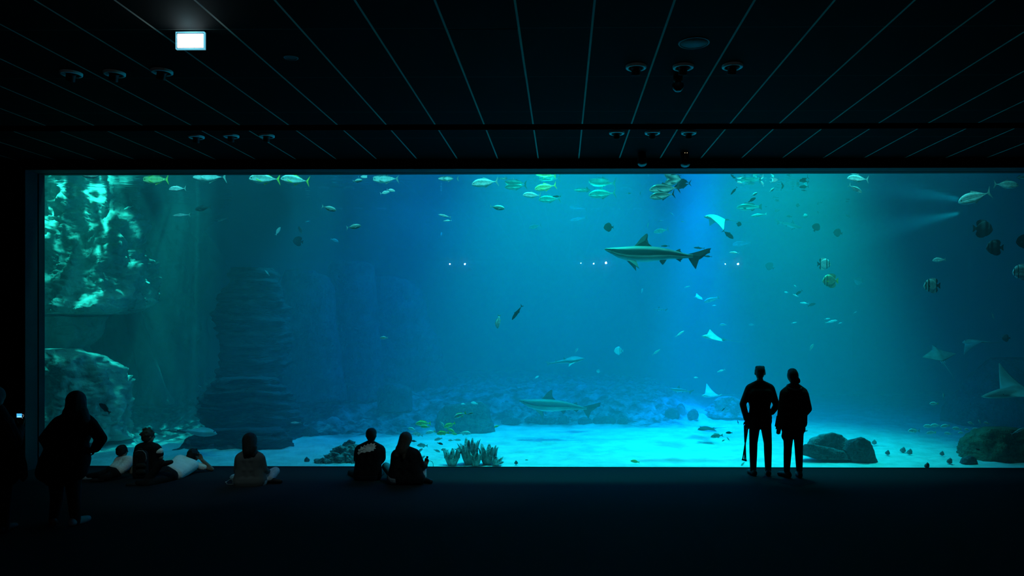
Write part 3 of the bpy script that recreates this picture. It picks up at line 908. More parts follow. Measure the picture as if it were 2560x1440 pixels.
def loft_x(sections, seg=14):
    """sections (x, zc, half_height, half_width) nose to tail"""
    V, Fc = [], []
    for (x, zc, h, wd) in sections:
        for k in range(seg):
            th = 2 * PI * k / seg
            cu, su = math.cos(th), math.sin(th)
            V.append((x, wd * su * (abs(cu) ** 0.15 if abs(cu) > 1e-3 else 0.35), zc + h * cu))
    n = len(sections)
    for i in range(n - 1):
        for k in range(seg):
            k2 = (k + 1) % seg
            Fc.append((i * seg + k, i * seg + k2, (i + 1) * seg + k2, (i + 1) * seg + k))
    Fc.append(tuple(reversed(range(seg))))
    Fc.append(tuple(range((n - 1) * seg, n * seg)))
    return V, Fc

def fin(name, pts, th, m, parent, y=0.0, tilt=None):
    """flat fin from an outline in the xz plane, a few mm thick (bulged on both faces)"""
    n = len(pts)
    cx = sum(p[0] for p in pts) / n; cz = sum(p[1] for p in pts) / n
    V = [(x, y, z) for x, z in pts] + [(cx, y + th, cz), (cx, y - th, cz)]
    Fc = []
    for k in range(n):
        k2 = (k + 1) % n
        Fc.append((k, k2, n)); Fc.append((k2, k, n + 1))
    o = mesh_obj(name, V, Fc, m, parent, smooth=False)
    return o

PROF = {
    'jack': [(0.0, -0.015, 0.004, 0.004), (0.025, -0.005, 0.045, 0.025), (0.08, 0.005, 0.088, 0.042), (0.16, 0.01, 0.128, 0.056), (0.26, 0.01, 0.155, 0.062), (0.38, 0.006, 0.160, 0.060), (0.5, 0.0, 0.145, 0.052), (0.62, -0.002, 0.108, 0.040), (0.72, 0, 0.062, 0.026), (0.79, 0, 0.028, 0.016), (0.85, 0, 0.014, 0.012), (0.88, 0, 0.016, 0.006)],
    'snapper': [(0.0, -0.02, 0.004, 0.004), (0.03, -0.01, 0.04, 0.025), (0.1, 0.005, 0.095, 0.045), (0.2, 0.018, 0.14, 0.06), (0.32, 0.022, 0.165, 0.062), (0.46, 0.015, 0.155, 0.055), (0.6, 0.006, 0.12, 0.042), (0.72, 0, 0.075, 0.028), (0.8, 0, 0.048, 0.016), (0.86, 0, 0.048, 0.008)],
    'spade': [(0.0, -0.05, 0.01, 0.006), (0.03, -0.03, 0.09, 0.03), (0.09, 0.0, 0.20, 0.045), (0.18, 0.01, 0.30, 0.055), (0.3, 0.01, 0.37, 0.06), (0.45, 0.0, 0.385, 0.055), (0.58, 0, 0.34, 0.045), (0.7, 0, 0.24, 0.03), (0.78, 0, 0.12, 0.02), (0.83, 0, 0.075, 0.012), (0.87, 0, 0.075, 0.008)],
    'slim': [(0.0, 0, 0.003, 0.003), (0.04, 0, 0.03, 0.02), (0.14, 0.004, 0.065, 0.036), (0.3, 0.006, 0.085, 0.045), (0.45, 0.004, 0.085, 0.042), (0.62, 0, 0.062, 0.03), (0.76, 0, 0.032, 0.018), (0.84, 0, 0.016, 0.012), (0.88, 0, 0.016, 0.006)],
    'grouper': [(0.0, -0.02, 0.008, 0.006), (0.04, -0.01, 0.055, 0.035), (0.12, 0, 0.10, 0.055), (0.26, 0.006, 0.135, 0.07), (0.42, 0.004, 0.135, 0.065), (0.58, 0, 0.105, 0.05), (0.72, 0, 0.07, 0.03), (0.82, 0, 0.05, 0.018), (0.88, 0, 0.055, 0.008)],
}
TAIL = {
    'jack': [(0.855, 0.0), (0.90, 0.045), (0.955, 0.13), (1.0, 0.195), (0.975, 0.10), (0.935, 0.025), (0.925, 0.0), (0.935, -0.025), (0.975, -0.10), (1.0, -0.195), (0.955, -0.13), (0.90, -0.045)],
    'snapper': [(0.84, 0.04), (0.92, 0.09), (1.0, 0.14), (0.965, 0.05), (0.95, 0.0), (0.965, -0.05), (1.0, -0.14), (0.92, -0.09), (0.84, -0.04)],
    'spade': [(0.85, 0.07), (0.93, 0.15), (1.0, 0.19), (0.985, 0.08), (0.97, 0.0), (0.985, -0.08), (1.0, -0.19), (0.93, -0.15), (0.85, -0.07)],
    'slim': [(0.865, 0.012), (0.93, 0.06), (1.0, 0.12), (0.96, 0.03), (0.94, 0), (0.96, -0.03), (1.0, -0.12), (0.93, -0.06), (0.865, -0.012)],
    'grouper': [(0.86, 0.05), (0.93, 0.09), (0.99, 0.12), (0.985, 0.04), (0.98, 0), (0.985, -0.04), (0.99, -0.12), (0.93, -0.09), (0.86, -0.05)],
}
DORS = {
    'jack': [(0.40, 0.155), (0.44, 0.215), (0.50, 0.185), (0.60, 0.135), (0.74, 0.062), (0.70, 0.06), (0.55, 0.12)],
    'snapper': [(0.24, 0.16), (0.30, 0.225), (0.42, 0.225), (0.54, 0.185), (0.66, 0.165), (0.74, 0.10), (0.66, 0.08), (0.45, 0.15)],
    'spade': [(0.22, 0.32), (0.34, 0.41), (0.50, 0.455), (0.66, 0.45), (0.78, 0.40), (0.84, 0.30), (0.82, 0.19), (0.78, 0.10), (0.70, 0.20), (0.5, 0.33)],
    'slim': [(0.34, 0.08), (0.40, 0.13), (0.5, 0.09), (0.62, 0.06), (0.5, 0.075)],
    'grouper': [(0.26, 0.125), (0.34, 0.19), (0.5, 0.175), (0.64, 0.16), (0.74, 0.10), (0.68, 0.075), (0.45, 0.12)],
}
ANAL = {
    'jack': [(0.46, -0.14), (0.49, -0.195), (0.54, -0.165), (0.64, -0.115), (0.75, -0.058), (0.70, -0.06), (0.56, -0.115)],
    'snapper': [(0.52, -0.11), (0.57, -0.18), (0.66, -0.15), (0.72, -0.075), (0.62, -0.09)],
    'spade': [(0.34, -0.36), (0.48, -0.44), (0.64, -0.455), (0.77, -0.40), (0.84, -0.30), (0.82, -0.19), (0.78, -0.10), (0.70, -0.2), (0.55, -0.31)],
    'slim': [(0.5, -0.075), (0.55, -0.11), (0.62, -0.08), (0.68, -0.045), (0.6, -0.06)],
    'grouper': [(0.54, -0.10), (0.6, -0.16), (0.68, -0.13), (0.72, -0.07), (0.62, -0.09)],
}
PECT = {
    'jack': [(0.24, -0.01), (0.30, -0.03), (0.40, -0.075), (0.46, -0.115), (0.36, -0.09), (0.27, -0.05)],
    'snapper': [(0.25, -0.01), (0.33, -0.02), (0.40, -0.06), (0.36, -0.09), (0.28, -0.06)],
    'spade': [(0.27, 0.0), (0.34, 0.0), (0.37, -0.05), (0.32, -0.09), (0.27, -0.06)],
    'slim': [(0.22, 0.0), (0.28, -0.015), (0.33, -0.04), (0.28, -0.04), (0.23, -0.02)],
    'grouper': [(0.24, -0.01), (0.32, -0.01), (0.37, -0.05), (0.33, -0.09), (0.26, -0.06)],
}
EYE = {'jack': (0.085, 0.02, 0.016), 'snapper': (0.11, 0.03, 0.017), 'spade': (0.09, 0.03, 0.02), 'slim': (0.07, 0.012, 0.011), 'grouper': (0.11, 0.03, 0.014)}
_proto = {}
def fish_proto(sp, tone):
    """one fish of a kind with its parts, unit length, nose at -0.5 facing -x"""
    key = (sp, tone)
    if key in _proto:
        return _proto[key], False
    skin, fm = SKIN[tone]
    kind = {'jack': 'jack_fish', 'snapper': 'snapper', 'spade': 'spadefish', 'slim': 'slender_fish', 'grouper': 'grouper'}[sp]
    r = empty(kind, (0, 0, 0))
    V, Fc = loft_x(PROF[sp], 16)
    mesh_obj('body', V, Fc, skin, r)
    fin('tail_fin', TAIL[sp], 0.006, fm, r)
    fin('dorsal_fin', DORS[sp], 0.007, fm if sp != 'spade' else skin, r)
    fin('anal_fin', ANAL[sp], 0.006, fm if sp != 'spade' else skin, r)
    for s in (-1, 1):
        wmax = max(q[3] for q in PROF[sp])
        fin('pectoral_fin', [(x, z) for x, z in PECT[sp]], 0.004, fm, r, y=s * (wmax + 0.006))
        ex, ez, er = EYE[sp]
        bm = bmesh.new(); bmesh.ops.create_icosphere(bm, subdivisions=1, radius=er)
        wy = 0.03
        for q in range(len(PROF[sp]) - 1):
            a, b = PROF[sp][q], PROF[sp][q + 1]
            if a[0] <= ex <= b[0]:
                wy = (a[3] + (b[3] - a[3]) * (ex - a[0]) / (b[0] - a[0])) * 0.86
        bm_obj('eye', bm, m_eye, r, True, loc=(ex, s * wy, ez))
    for ch in r.children:
        ch.location.x -= 0.5
    _proto[key] = r
    return r, True

_small = {}
def small_fish_mesh(sp, tone):
    """small fish: body running out into its forked tail, with back fin, one mesh"""
    key = (sp, tone)
    if key in _small:
        return _small[key]
    prof = [p for p in PROF[sp]]
    seg = 12
    tl = TAIL[sp]
    hmax = max(p[1] for p in tl)
    x1 = prof[-1][0]
    ext = [(x1 + 0.03, 0, hmax * 0.38, 0.005), (x1 + 0.07, 0, hmax * 0.72, 0.004), (0.99, 0, hmax, 0.002)]
    V, Fc = loft_x(prof + ext, seg)
    V = [list(v) for v in V]
    n0 = len(prof)
    dz = max(p[1] for p in DORS[sp]); az = min(p[1] for p in ANAL[sp])
    for i, s in enumerate(prof + ext):
        for k in range(seg):
            v = V[i * seg + k]
            if i == n0 + 2:                      # fork of the tail
                v[0] -= 0.07 * (1 - abs(v[2]) / hmax)
            # back and belly fins drawn out of the midline vertices
            if i < n0 and 0.3 < s[0] < 0.75:
                f = math.sin(PI * (s[0] - 0.3) / 0.45)
                if k == 0: v[2] += (dz - max(q[1] + q[2] for q in PROF[sp])) * f * 1.1; v[0] += 0.03
                if k == seg // 2 and s[0] > 0.4: v[2] -= (abs(az) - max(q[2] for q in PROF[sp])) * f * 1.1; v[0] += 0.03
            v[0] -= 0.5
    me = bpy.data.meshes.new('small_fish')
    me.from_pydata([tuple(v) for v in V], [], Fc)
    me.update()
    me.polygons.foreach_set('use_smooth', [True] * len(me.polygons))
    me.materials.append(SKIN[tone][0])
    if SKIN[tone][1] is YEL:
        me.materials.append(YEL)
        for p in me.polygons:
            if p.center.x > x1 - 0.5 - 0.01:
                p.material_index = 1
    _small[key] = me
    return me

CATN = {'jack': 'fish', 'snapper': 'fish', 'spade': 'fish', 'slim': 'fish', 'grouper': 'fish'}
SMALLN = {'jack': 'small_jack_fish', 'snapper': 'small_snapper', 'spade': 'small_spadefish', 'slim': 'small_slender_fish', 'grouper': 'small_grouper'}
def put_fish(sp, tone, px, py, L, face, tilt, d, label, group=None, yaw=0, roll=0, big=None, squash=1.0):
    """face 'L'/'R'; tilt degrees nose up; yaw degrees away from broadside"""
    c = P(px, py, d)
    ln = L * d / F / max(0.35, math.cos(math.radians(yaw)))
    rot = (math.radians(roll), math.radians(tilt), (PI if face == 'R' else 0) + math.radians(yaw))
    if big is None:
        big = L >= 27
    if big:
        p, first = fish_proto(sp, tone)
        o = p if first else copy_tree(p)
    else:
        o = bpy.data.objects.new(SMALLN[sp], small_fish_mesh(sp, tone))
        C.objects.link(o)
    o.location = c
    o.rotation_euler = rot
    o.scale = (ln, ln, ln * squash)
    tag(o, label, 'fish', group)
    if 'group' in o and not group:
        del o['group']
    return o

T = 'fish under the top edge of the window'
S = 'fish scattered through the blue water'
G = 'yellow-tailed snappers round the vase sponges'
U = 'small fish swarm near the surface right of the blue beam'
R_ = 'snapper school over the sand at the right'
W = 'fish low over the bright sand'
FISH = [
 # --- upper left
 ('jack', 'green', 390, 450, 66, 'L', 0, 13.6, 'olive jack with dark middle, above the second left cliff, cut by the window top', T),
 ('jack', 'dark', 239, 452, 52, 'L', 0, 14.2, 'dark jack just under the window top above the pale left cliff', T),
 ('jack', 'pale', 232, 438, 54, 'L', 0, 13.2, 'pale jack belly showing directly above the dark jack at the left cliff', T),
 ('jack', 'dark', 172, 458, 34, 'L', 5, 14.6, 'dim dark jack nearest the top left corner of the window', T),
 ('jack', 'glint', 444, 472, 44, 'L', -3, 13.4, 'very bright white jack right of the olive one, hanging alone', T),
 ('jack', 'topl', 508, 521, 42, 'L', -8, 14.6, 'fish with shaded belly left of the hazy third cliff top', S),
 ('slim', 'pale', 454, 538, 46, 'L', -4, 14.0, 'pale slender fish below the very bright white jack', S),
 ('slim', 'pale', 557, 549, 30, 'L', -18, 15.0, 'pale slim fish tilted nose down above the layered pillar', S),
 ('slim', 'pale', 322, 519, 26, 'L', -20, 14.8, 'thin pale fish beside the bright face of the left cliff', S),
 ('jack', 'pale', 525, 442, 86, 'L', 0, 13.4, 'large pale jack cut by the window top above the layered pillar', T),
 ('snapper', 'dark', 262, 1021, 38, 'L', 42, 13.2, 'dark fish nose up beside the long-haired woman\'s head', None),
 # --- top row
 ('jack', 'yel', 662, 447, 80, 'L', 2, 13.2, 'bright jack with yellow tail, left of the pair above the pillar', T),
 ('jack', 'yel', 738, 450, 74, 'L', 6, 13.2, 'bright jack with yellow tail, right of the pair above the pillar', T),
 ('jack', 'mid', 786, 448, 42, 'R', -35, 14.2, 'dim jack behind the tail of the yellow-tailed pair', T),
 ('jack', 'mid', 858, 443, 58, 'L', 0, 14.0, 'dim jack cut by the window top, left of two small bright fish', T),
 ('jack', 'glint', 907, 442, 23, 'R', -10, 13.4, 'small bright fish nearest the window top, right one of two', T),
 ('jack', 'topl', 894, 452, 25, 'R', 8, 13.4, 'small half-lit fish just below the small bright fish at the window top', T),
 ('jack', 'pale', 965, 448, 66, 'L', -2, 13.6, 'pale jack under the window top above two small pale-blue fish', T),
 ('jack', 'glint', 977, 476, 22, 'R', -10, 13.4, 'small pale-blue fish, upper of two below the window top', S),
 ('jack', 'glint', 962, 482, 25, 'R', 12, 13.5, 'small pale-blue fish, lower of two below the window top', S),
 ('jack', 'topl', 822, 521, 38, 'R', -16, 13.5, 'jack with shaded belly and glittering head heading right, above the far rock block', S),
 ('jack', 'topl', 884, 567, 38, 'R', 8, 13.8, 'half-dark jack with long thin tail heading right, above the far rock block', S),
 ('snapper', 'glint', 695, 578, 24, 'R', 60, 14.5, 'small upright glinting fish above the layered pillar', S),
 ('spade', 'dark', 745, 603, 27, 'L', 10, 16.0, 'dark blurred spadefish in the thin light shaft', S),
 ('snapper', 'mid', 751, 576, 22, 'L', 65, 15.6, 'upright dim fish right above the dark blurred spadefish', S),
 ('snapper', 'pale', 836, 601, 22, 'R', -20, 17.0, 'faint fish turned towards the glass below the glittering jack', S),
 ('slim', 'pale', 668, 682, 18, 'L', 50, 15.4, 'small pale fish touching the top right of the layered pillar', S),
 ('slim', 'pale', 769, 554, 16, 'L', -15, 17.0, 'faint small arc-shaped fish left of the half-dark jack', S),
 ('jack', 'pale', 1121, 445, 52, 'L', -2, 13.6, 'pale jack cut by the window top, alone left of the centre shoal', T),
 ('jack', 'pale', 1213, 457, 68, 'L', -6, 13.3, 'bright jack with glowing head at the left end of the centre shoal', T),
 ('jack', 'pale', 1262, 442, 46, 'L', 0, 13.6, 'jack cut by the window top behind the bright-headed jack', T),
 ('jack', 'mid', 1290, 466, 56, 'L', -4, 14.2, 'dim jack right of the bright-headed jack in the centre shoal', T),
 ('jack', 'mid', 1328, 442, 62, 'L', 0, 14.2, 'hazy jack cut by the window top in the middle of the centre shoal', T),
 ('jack', 'green', 1364, 468, 56, 'L', -10, 13.8, 'yellow-edged jack with a green tail in the centre shoal', T),
 ('jack', 'pale', 1330, 488, 46, 'L', 2, 13.4, 'round-headed pale jack lowest in the centre shoal', T),
 ('jack', 'mid', 1374, 498, 56, 'L', -2, 14.6, 'hazy jack just right of and below the round-headed jack', T),
 ('slim', 'dark', 1392, 491, 22, 'L', 0, 13.8, 'short dark slim fish over the hazy jack of the centre shoal', T),
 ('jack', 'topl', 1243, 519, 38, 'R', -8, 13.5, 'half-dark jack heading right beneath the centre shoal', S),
 ('slim', 'glint', 1112, 540, 33, 'L', 12, 13.6, 'bright slender fish, upper of two in mid water', S),
 ('slim', 'glint', 1119, 552, 22, 'L', -3, 13.8, 'bright short fish, lower of two in mid water', S),
 ('jack', 'mid', 1338, 566, 32, 'L', -12, 16.5, 'faint jack in open water left of the dark spadefish', S),
 ('snapper', 'pale', 1103, 586, 12, 'R', 80, 17.5, 'faint upright fish below the two bright slender fish', S),
 ('jack', 'mid', 1418, 442, 48, 'L', 0, 14.6, 'hazy jack cut by the window top between the two shoals', T),
 ('jack', 'mid', 1478, 446, 68, 'L', -4, 14.4, 'hazy jack cut by the window top, left of the dark-backed jacks', T),
 ('jack', 'mid', 1466, 470, 62, 'L', -8, 14.8, 'hazy outlined jack in the second shoal, upper left', T),
 ('jack', 'mid', 1506, 485, 70, 'L', -4, 14.6, 'hazy jack with dark patch, lowest of the second shoal', T),
 ('jack', 'mid', 1573, 475, 60, 'L', 4, 15.2, 'hazy jack with dark crescent tail left of the dark-backed jacks', T),
 ('jack', 'back', 1662, 472, 78, 'L', -4, 13.4, 'dark-backed jack with pale belly, uppermost head of the overlapping pair', T),
 ('jack', 'back', 1656, 489, 64, 'L', -8, 13.3, 'dark jack directly below the big dark-backed jack', T),
 ('jack', 'back', 1690, 449, 66, 'L', -26, 13.7, 'dark-backed jack diving nose down under the window top', T),
 ('jack', 'dark', 1706, 464, 44, 'L', -14, 14.1, 'dark jack behind the tail of the big dark-backed jack', T),
 ('jack', 'mid', 1732, 471, 42, 'L', 2, 16.4, 'hazy jack with only its crescent tail plain, at the edge of the blue beam', T),
 ('spade', 'dark', 1522, 568, 26, 'L', 0, 13.8, 'very dark spadefish alone above the large shark\'s snout', S),
 ('slim', 'mid', 1446, 548, 46, 'L', -10, 18.0, 'barely visible slim fish left of the very dark spadefish', S),
 # --- blue beam and right of it
 ('grouper', 'back', 1873, 518, 64, 'L', -2, 15.2, 'long grey fish with square tail beside the blue beam', S),
 ('slim', 'topl', 1897, 538, 42, 'L', -8, 15.6, 'pale-topped slim fish below the long grey fish', S),
 ('jack', 'dark', 1820, 586, 34, 'R', -38, 14.2, 'dark jack nose down with tail high, right of the large shark\'s tail', S),
 ('spade', 'dark', 1847, 560, 14, 'R', -10, 14.6, 'small dark spadefish above the nose-down dark jack', S),
 ('grouper', 'mid', 1855, 609, 48, 'L', -6, 18.5, 'hazy big fish under the nose-down dark jack', S),
 ('jack', 'pale', 1653, 577, 38, 'L', -10, 15.6, 'pale fish just above the large shark\'s back', S),
 ('slim', 'pale', 1620, 563, 15, 'R', 75, 15.8, 'small upright pale fish above the large shark\'s dorsal fin', S),
 ('slim', 'pale', 1653, 552, 12, 'L', -10, 16.4, 'tiny pale fish higher than the pale fish over the shark', S),
 ('slim', 'pale', 1680, 535, 15, 'L', 40, 16.6, 'tiny slanted fish at the left edge of the blue beam', S),
 ('snapper', 'pale', 1707, 554, 9, 'L', 0, 16.4, 'tiny round pale fish inside the blue beam', S),
 ('slim', 'dark', 1663, 615, 22, 'L', 0, 14.2, 'small dark slim fish right behind the shark\'s dorsal fin', S),
 ('slim', 'dark', 1748, 620, 28, 'L', 4, 14.8, 'dark slim fish with broad tail above the shark\'s tail', S),
 ('slim', 'dark', 1770, 641, 22, 'L', 4, 14.2, 'small dark slim fish just behind the shark\'s tail tip', S),
 ('slim', 'glint', 1836, 632, 26, 'L', 4, 14.0, 'bright slim fish right of the shark\'s tail', S),
 ('spade', 'dark', 1925, 666, 24, 'L', 30, 16.6, 'dark hazy spadefish left of the banded spadefish', S),
 # swarm at the surface
 ('snapper', 'dark', 1822, 442, 24, 'R', 10, 14.6, 'small dark fish at the window top just right of the blue beam', U),
 ('snapper', 'topl', 1823, 455, 17, 'R', -10, 14.8, 'small half-lit fish below the dark one at the window top', U),
 ('slim', 'dark', 1835, 477, 26, 'L', -50, 14.2, 'small dark fish standing almost upright in the surface swarm', U),
 ('jack', 'glint', 1864, 438, 20, 'L', 0, 13.8, 'bright small fish touching the window top in the surface swarm', U),
 ('jack', 'dark', 1862, 446, 18, 'L', 4, 14.3, 'dark small fish just under the bright one at the window top', U),
 ('jack', 'glint', 1850, 457, 16, 'L', 12, 13.8, 'bright short fish left in the surface swarm', U),
 ('jack', 'glint', 1906, 459, 15, 'L', 60, 13.8, 'bright small fish hanging nose up in the surface swarm', U),
 ('jack', 'glint', 1936, 452, 24, 'R', 22, 13.8, 'brightest and largest pale fish of the surface swarm', U),
 ('jack', 'topl', 1930, 475, 16, 'R', 40, 14.0, 'half-lit fish below the brightest one of the swarm', U),
 ('slim', 'dark', 1957, 467, 22, 'R', 62, 14.4, 'dark upright fish right of the brightest one of the swarm', U),
 ('jack', 'topl', 1886, 486, 18, 'R', 30, 14.2, 'speckled fish above the fish with spread dark fins', U),
 ('snapper', 'dark', 1880, 500, 22, 'R', 30, 14.0, 'dark fish with spread fins above the long grey fish', U),
 ('jack', 'glint', 1992, 441, 13, 'L', -10, 14.2, 'tiny bright fish at the window top beside a black one', U),
 ('jack', 'dark', 2008, 450, 30, 'L', 28, 13.8, 'black fish nose up under the window top, right of the swarm', U),
 ('jack', 'dark', 2010, 467, 24, 'L', -4, 14.2, 'dark fish with fins out below the black one at the window top', U),
 ('slim', 'dark', 2010, 476, 16, 'L', 6, 14.4, 'thin dark fish, lowest of three under the window top', U),
 ('jack', 'pale', 2079, 450, 16, 'L', 10, 15.6, 'hazy pale fish alone left of the two pale jacks', U),
 ('slim', 'pale', 1976, 459, 9, 'L', 60, 15.6, 'tiny upright pale fish left of the dark trio', U),
 ('jack', 'pale', 2145, 447, 54, 'L', 4, 13.3, 'pale-green jack under the window top, upper of the two right of the swarm', T),
 ('jack', 'pale', 2138, 472, 38, 'R', -32, 13.4, 'pale-green jack nose down, lower of the two right of the swarm', T),
 ('snapper', 'dark', 2021, 497, 12, 'R', 40, 16.4, 'tiny dark fish in the haze, upper left of the dim cluster', U),
 ('snapper', 'dark', 2042, 484, 13, 'R', 70, 16.6, 'tiny dark fish, topmost of the dim cluster', U),
 ('snapper', 'dark', 2050, 505, 12, 'L', 20, 16.4, 'tiny dark fish, lower right of the dim cluster', U),
 ('snapper', 'dark', 2077, 494, 12, 'L', 10, 16.8, 'tiny dark fish, right end of the dim cluster', U),
 ('spade', 'dark', 1995, 513, 11, 'L', 10, 15.4, 'little dark round fish above the hazy shark', U),
 ('snapper', 'dark', 1973, 541, 15, 'L', 8, 15.6, 'small dark fish above the hazy shark\'s back fin', U),
 ('spade', 'topl', 2013, 540, 13, 'R', 10, 16.0, 'small half-lit fish right of the dark one over the hazy shark', U),
 ('snapper', 'dark', 1941, 527, 18, 'R', 20, 16.8, 'blurred dark fish between the long grey fish and the hazy shark', U),
 ('snapper', 'dark', 1916, 515, 15, 'L', 0, 17.0, 'blurred dark fish touching the long grey fish\'s tail', U),
 ('snapper', 'dark', 2120, 540, 14, 'L', 30, 17.2, 'blurred dark fish right of the two black spadefish', U),
 ('snapper', 'dark', 2045, 531, 9, 'L', 70, 17.2, 'tiny dark fish directly above the left black spadefish', U),
 ('spade', 'dark', 2040, 569, 24, 'R', 62, 14.4, 'black oval spadefish standing upright, left of two', S),
 ('spade', 'dark', 2095, 582, 24, 'L', 10, 14.6, 'black round spadefish, right of two', S),
 ('spade', 'band', 2060, 660, 34, 'R', 0, 13.8, 'banded spadefish with dark rear half, right of the blue beam', S),
 ('spade', 'bandg', 2076, 702, 40, 'L', 0, 13.4, 'greenish spadefish with yellow tail below the banded one', S),
 ('spade', 'mid', 2147, 703, 24, 'L', 20, 17.6, 'faint spadefish right of the greenish one', S),
 # mid water right
 ('jack', 'pale', 1966, 731, 11, 'L', 10, 16.4, 'tiny pale fish left of the dark tilted fish', S),
 ('jack', 'dark', 1998, 731, 20, 'L', -35, 15.0, 'dark tilted fish below the greenish spadefish', S),
 ('slim', 'glint', 1989, 739, 16, 'L', 25, 14.8, 'bright slip of a fish under the dark tilted one', S),
 ('slim', 'pale', 2011, 758, 22, 'L', 6, 15.4, 'pale slim fish touching a dark oval one', S),
 ('snapper', 'dark', 2029, 762, 22, 'R', 20, 15.2, 'dark oval fish right of the pale slim one', S),
 ('snapper', 'pale', 1988, 715, 8, 'L', 40, 16.0, 'tiny pale fish above the dark tilted fish', S),
 ('grouper', 'mid', 1779, 749, 40, 'L', -18, 17.2, 'hazy brownish fish tilted down under the blue beam', S),
 ('slim', 'pale', 1786, 764, 11, 'L', 0, 17.0, 'tiny pale fish beneath the hazy brownish fish', S),
 ('slim', 'pale', 1699, 835, 28, 'R', 34, 15.2, 'pale slim fish climbing right, left of the swimming ray', S),
 ('slim', 'mid', 1640, 881, 26, 'R', 36, 15.8, 'dim slim fish climbing right, lower left of the swimming ray', S),
 ('slim', 'pale', 1718, 717, 15, 'R', 15, 16.6, 'thin pale fish under the large shark\'s tail', S),
 ('snapper', 'pale', 1605, 727, 13, 'R', 75, 16.8, 'tiny upright fish beneath the large shark\'s body', S),
 ('snapper', 'mid', 1808, 812, 18, 'L', 0, 17.0, 'faint fish above the swimming ray', S),
 ('snapper', 'mid', 1879, 812, 15, 'L', 0, 17.6, 'faint fish right of the one above the swimming ray', S),
 ('slim', 'pale', 1985, 807, 15, 'R', 12, 16.8, 'tiny pale fish high above the standing woman\'s head', S),
 ('snapper', 'mid', 2029, 869, 20, 'R', 62, 15.4, 'dim upright fish right of the standing woman\'s head', S),
 ('slim', 'pale', 2078, 804, 32, 'R', 12, 15.8, 'pale slim fish, longest of the three at the edge of the dark', S),
 ('slim', 'pale', 2068, 797, 16, 'R', 8, 16.2, 'small slim fish just over the longest of three', S),
 ('slim', 'pale', 2100, 808, 12, 'R', 20, 16.2, 'small slim fish right of the longest of three', S),
 ('slim', 'pale', 2138, 781, 11, 'R', 30, 16.6, 'tiny pale fish at the dark side, above the trio of slim fish', S),
 ('slim', 'pale', 1803, 927, 22, 'L', -18, 15.6, 'pale fish left of the standing man\'s head', S),
 ('snapper', 'pale', 1740, 944, 11, 'L', 0, 16.0, 'tiny pale fish above the small pale ray', S),
 ('snapper', 'pale', 960, 845, 22, 'L', -2, 13.6, 'lone pale little fish in the dark blue, above the seated man', S),
 ('snapper', 'glint', 1246, 804, 36, 'L', -82, 13.4, 'bright fish swimming straight down, left of a dark diving one', None),
 ('slim', 'dark', 1293, 781, 46, 'L', -55, 13.5, 'dark fish diving nose down right of the bright one', None),
 ('spade', 'band', 1547, 877, 24, 'L', 0, 16.6, 'faint banded spadefish right of the patchy guitarfish', S),
 ('spade', 'mid', 1496, 928, 11, 'L', 10, 17.2, 'tiny round fish below the patchy guitarfish', S),
 ('snapper', 'pale', 1342, 943, 12, 'R', 30, 16.4, 'tiny pale fish above the low shark\'s dorsal fin', S),
 ('snapper', 'mid', 1441, 876, 14, 'R', 50, 17.0, 'faint striped fish over the patchy guitarfish', S),
 ('slim', 'glint', 740, 1057, 28, 'L', 0, 14.0, 'bright slender fish at the right side of the pillar plinth', None),
 ('slim', 'pale', 500, 966, 10, 'L', 25, 14.6, 'tiny bright fish left of the pillar plinth', None),
 # far right
 ('jack', 'pale', 2437, 493, 86, 'L', -17, 13.2, 'large pale-green jack nose down in the top right of the tank', None),
 ('jack', 'pale', 2515, 462, 62, 'R', -3, 13.4, 'pale-green jack heading right in the top right corner', None),
 ('jack', 'mid', 2550, 437, 64, 'R', -5, 13.6, 'jack belly cut by the window top in the far top right corner', T),
 ('grouper', 'dark', 2336, 482, 48, 'L', 0, 16.0, 'dim dark fish left of the large pale-green jack', S),
 ('spade', 'bandd', 2457, 572, 50, 'R', -2, 13.2, 'dark spadefish heading right, highest of the group at the right edge', None),
 ('spade', 'bandd', 2487, 619, 44, 'L', 0, 13.1, 'dark spadefish with pale face, below the right-heading one', None),
 ('spade', 'dark', 2560, 604, 40, 'L', 0, 13.2, 'near-black spadefish cut by the right picture edge', None),
 ('spade', 'bandb', 2554, 680, 46, 'L', 0, 13.0, 'bright blue-lit spadefish cut by the right picture edge', None),
 ('snapper', 'pale', 2348, 650, 34, 'L', -4, 13.6, 'pale snapper above the bright banded spadefish', None),
 ('spade', 'band', 2330, 714, 42, 'L', 0, 13.2, 'bright banded spadefish in the dark right part of the tank', None),
 ('spade', 'bandd', 2516, 845, 22, 'L', 0, 14.0, 'dim striped fish right of the gliding rays', None),
 ('slim', 'mid', 2483, 791, 18, 'L', 70, 14.8, 'faint upright fish above the dim striped one at the right', None),
 ('snapper', 'yel', 2335, 1009, 22, 'L', 0, 13.6, 'lone yellow-tailed snapper above the right-hand school', R_),
 ('slim', 'mid', 2359, 990, 16, 'L', 85, 14.0, 'thin upright fish right of the lone yellow-tailed snapper', R_),
]
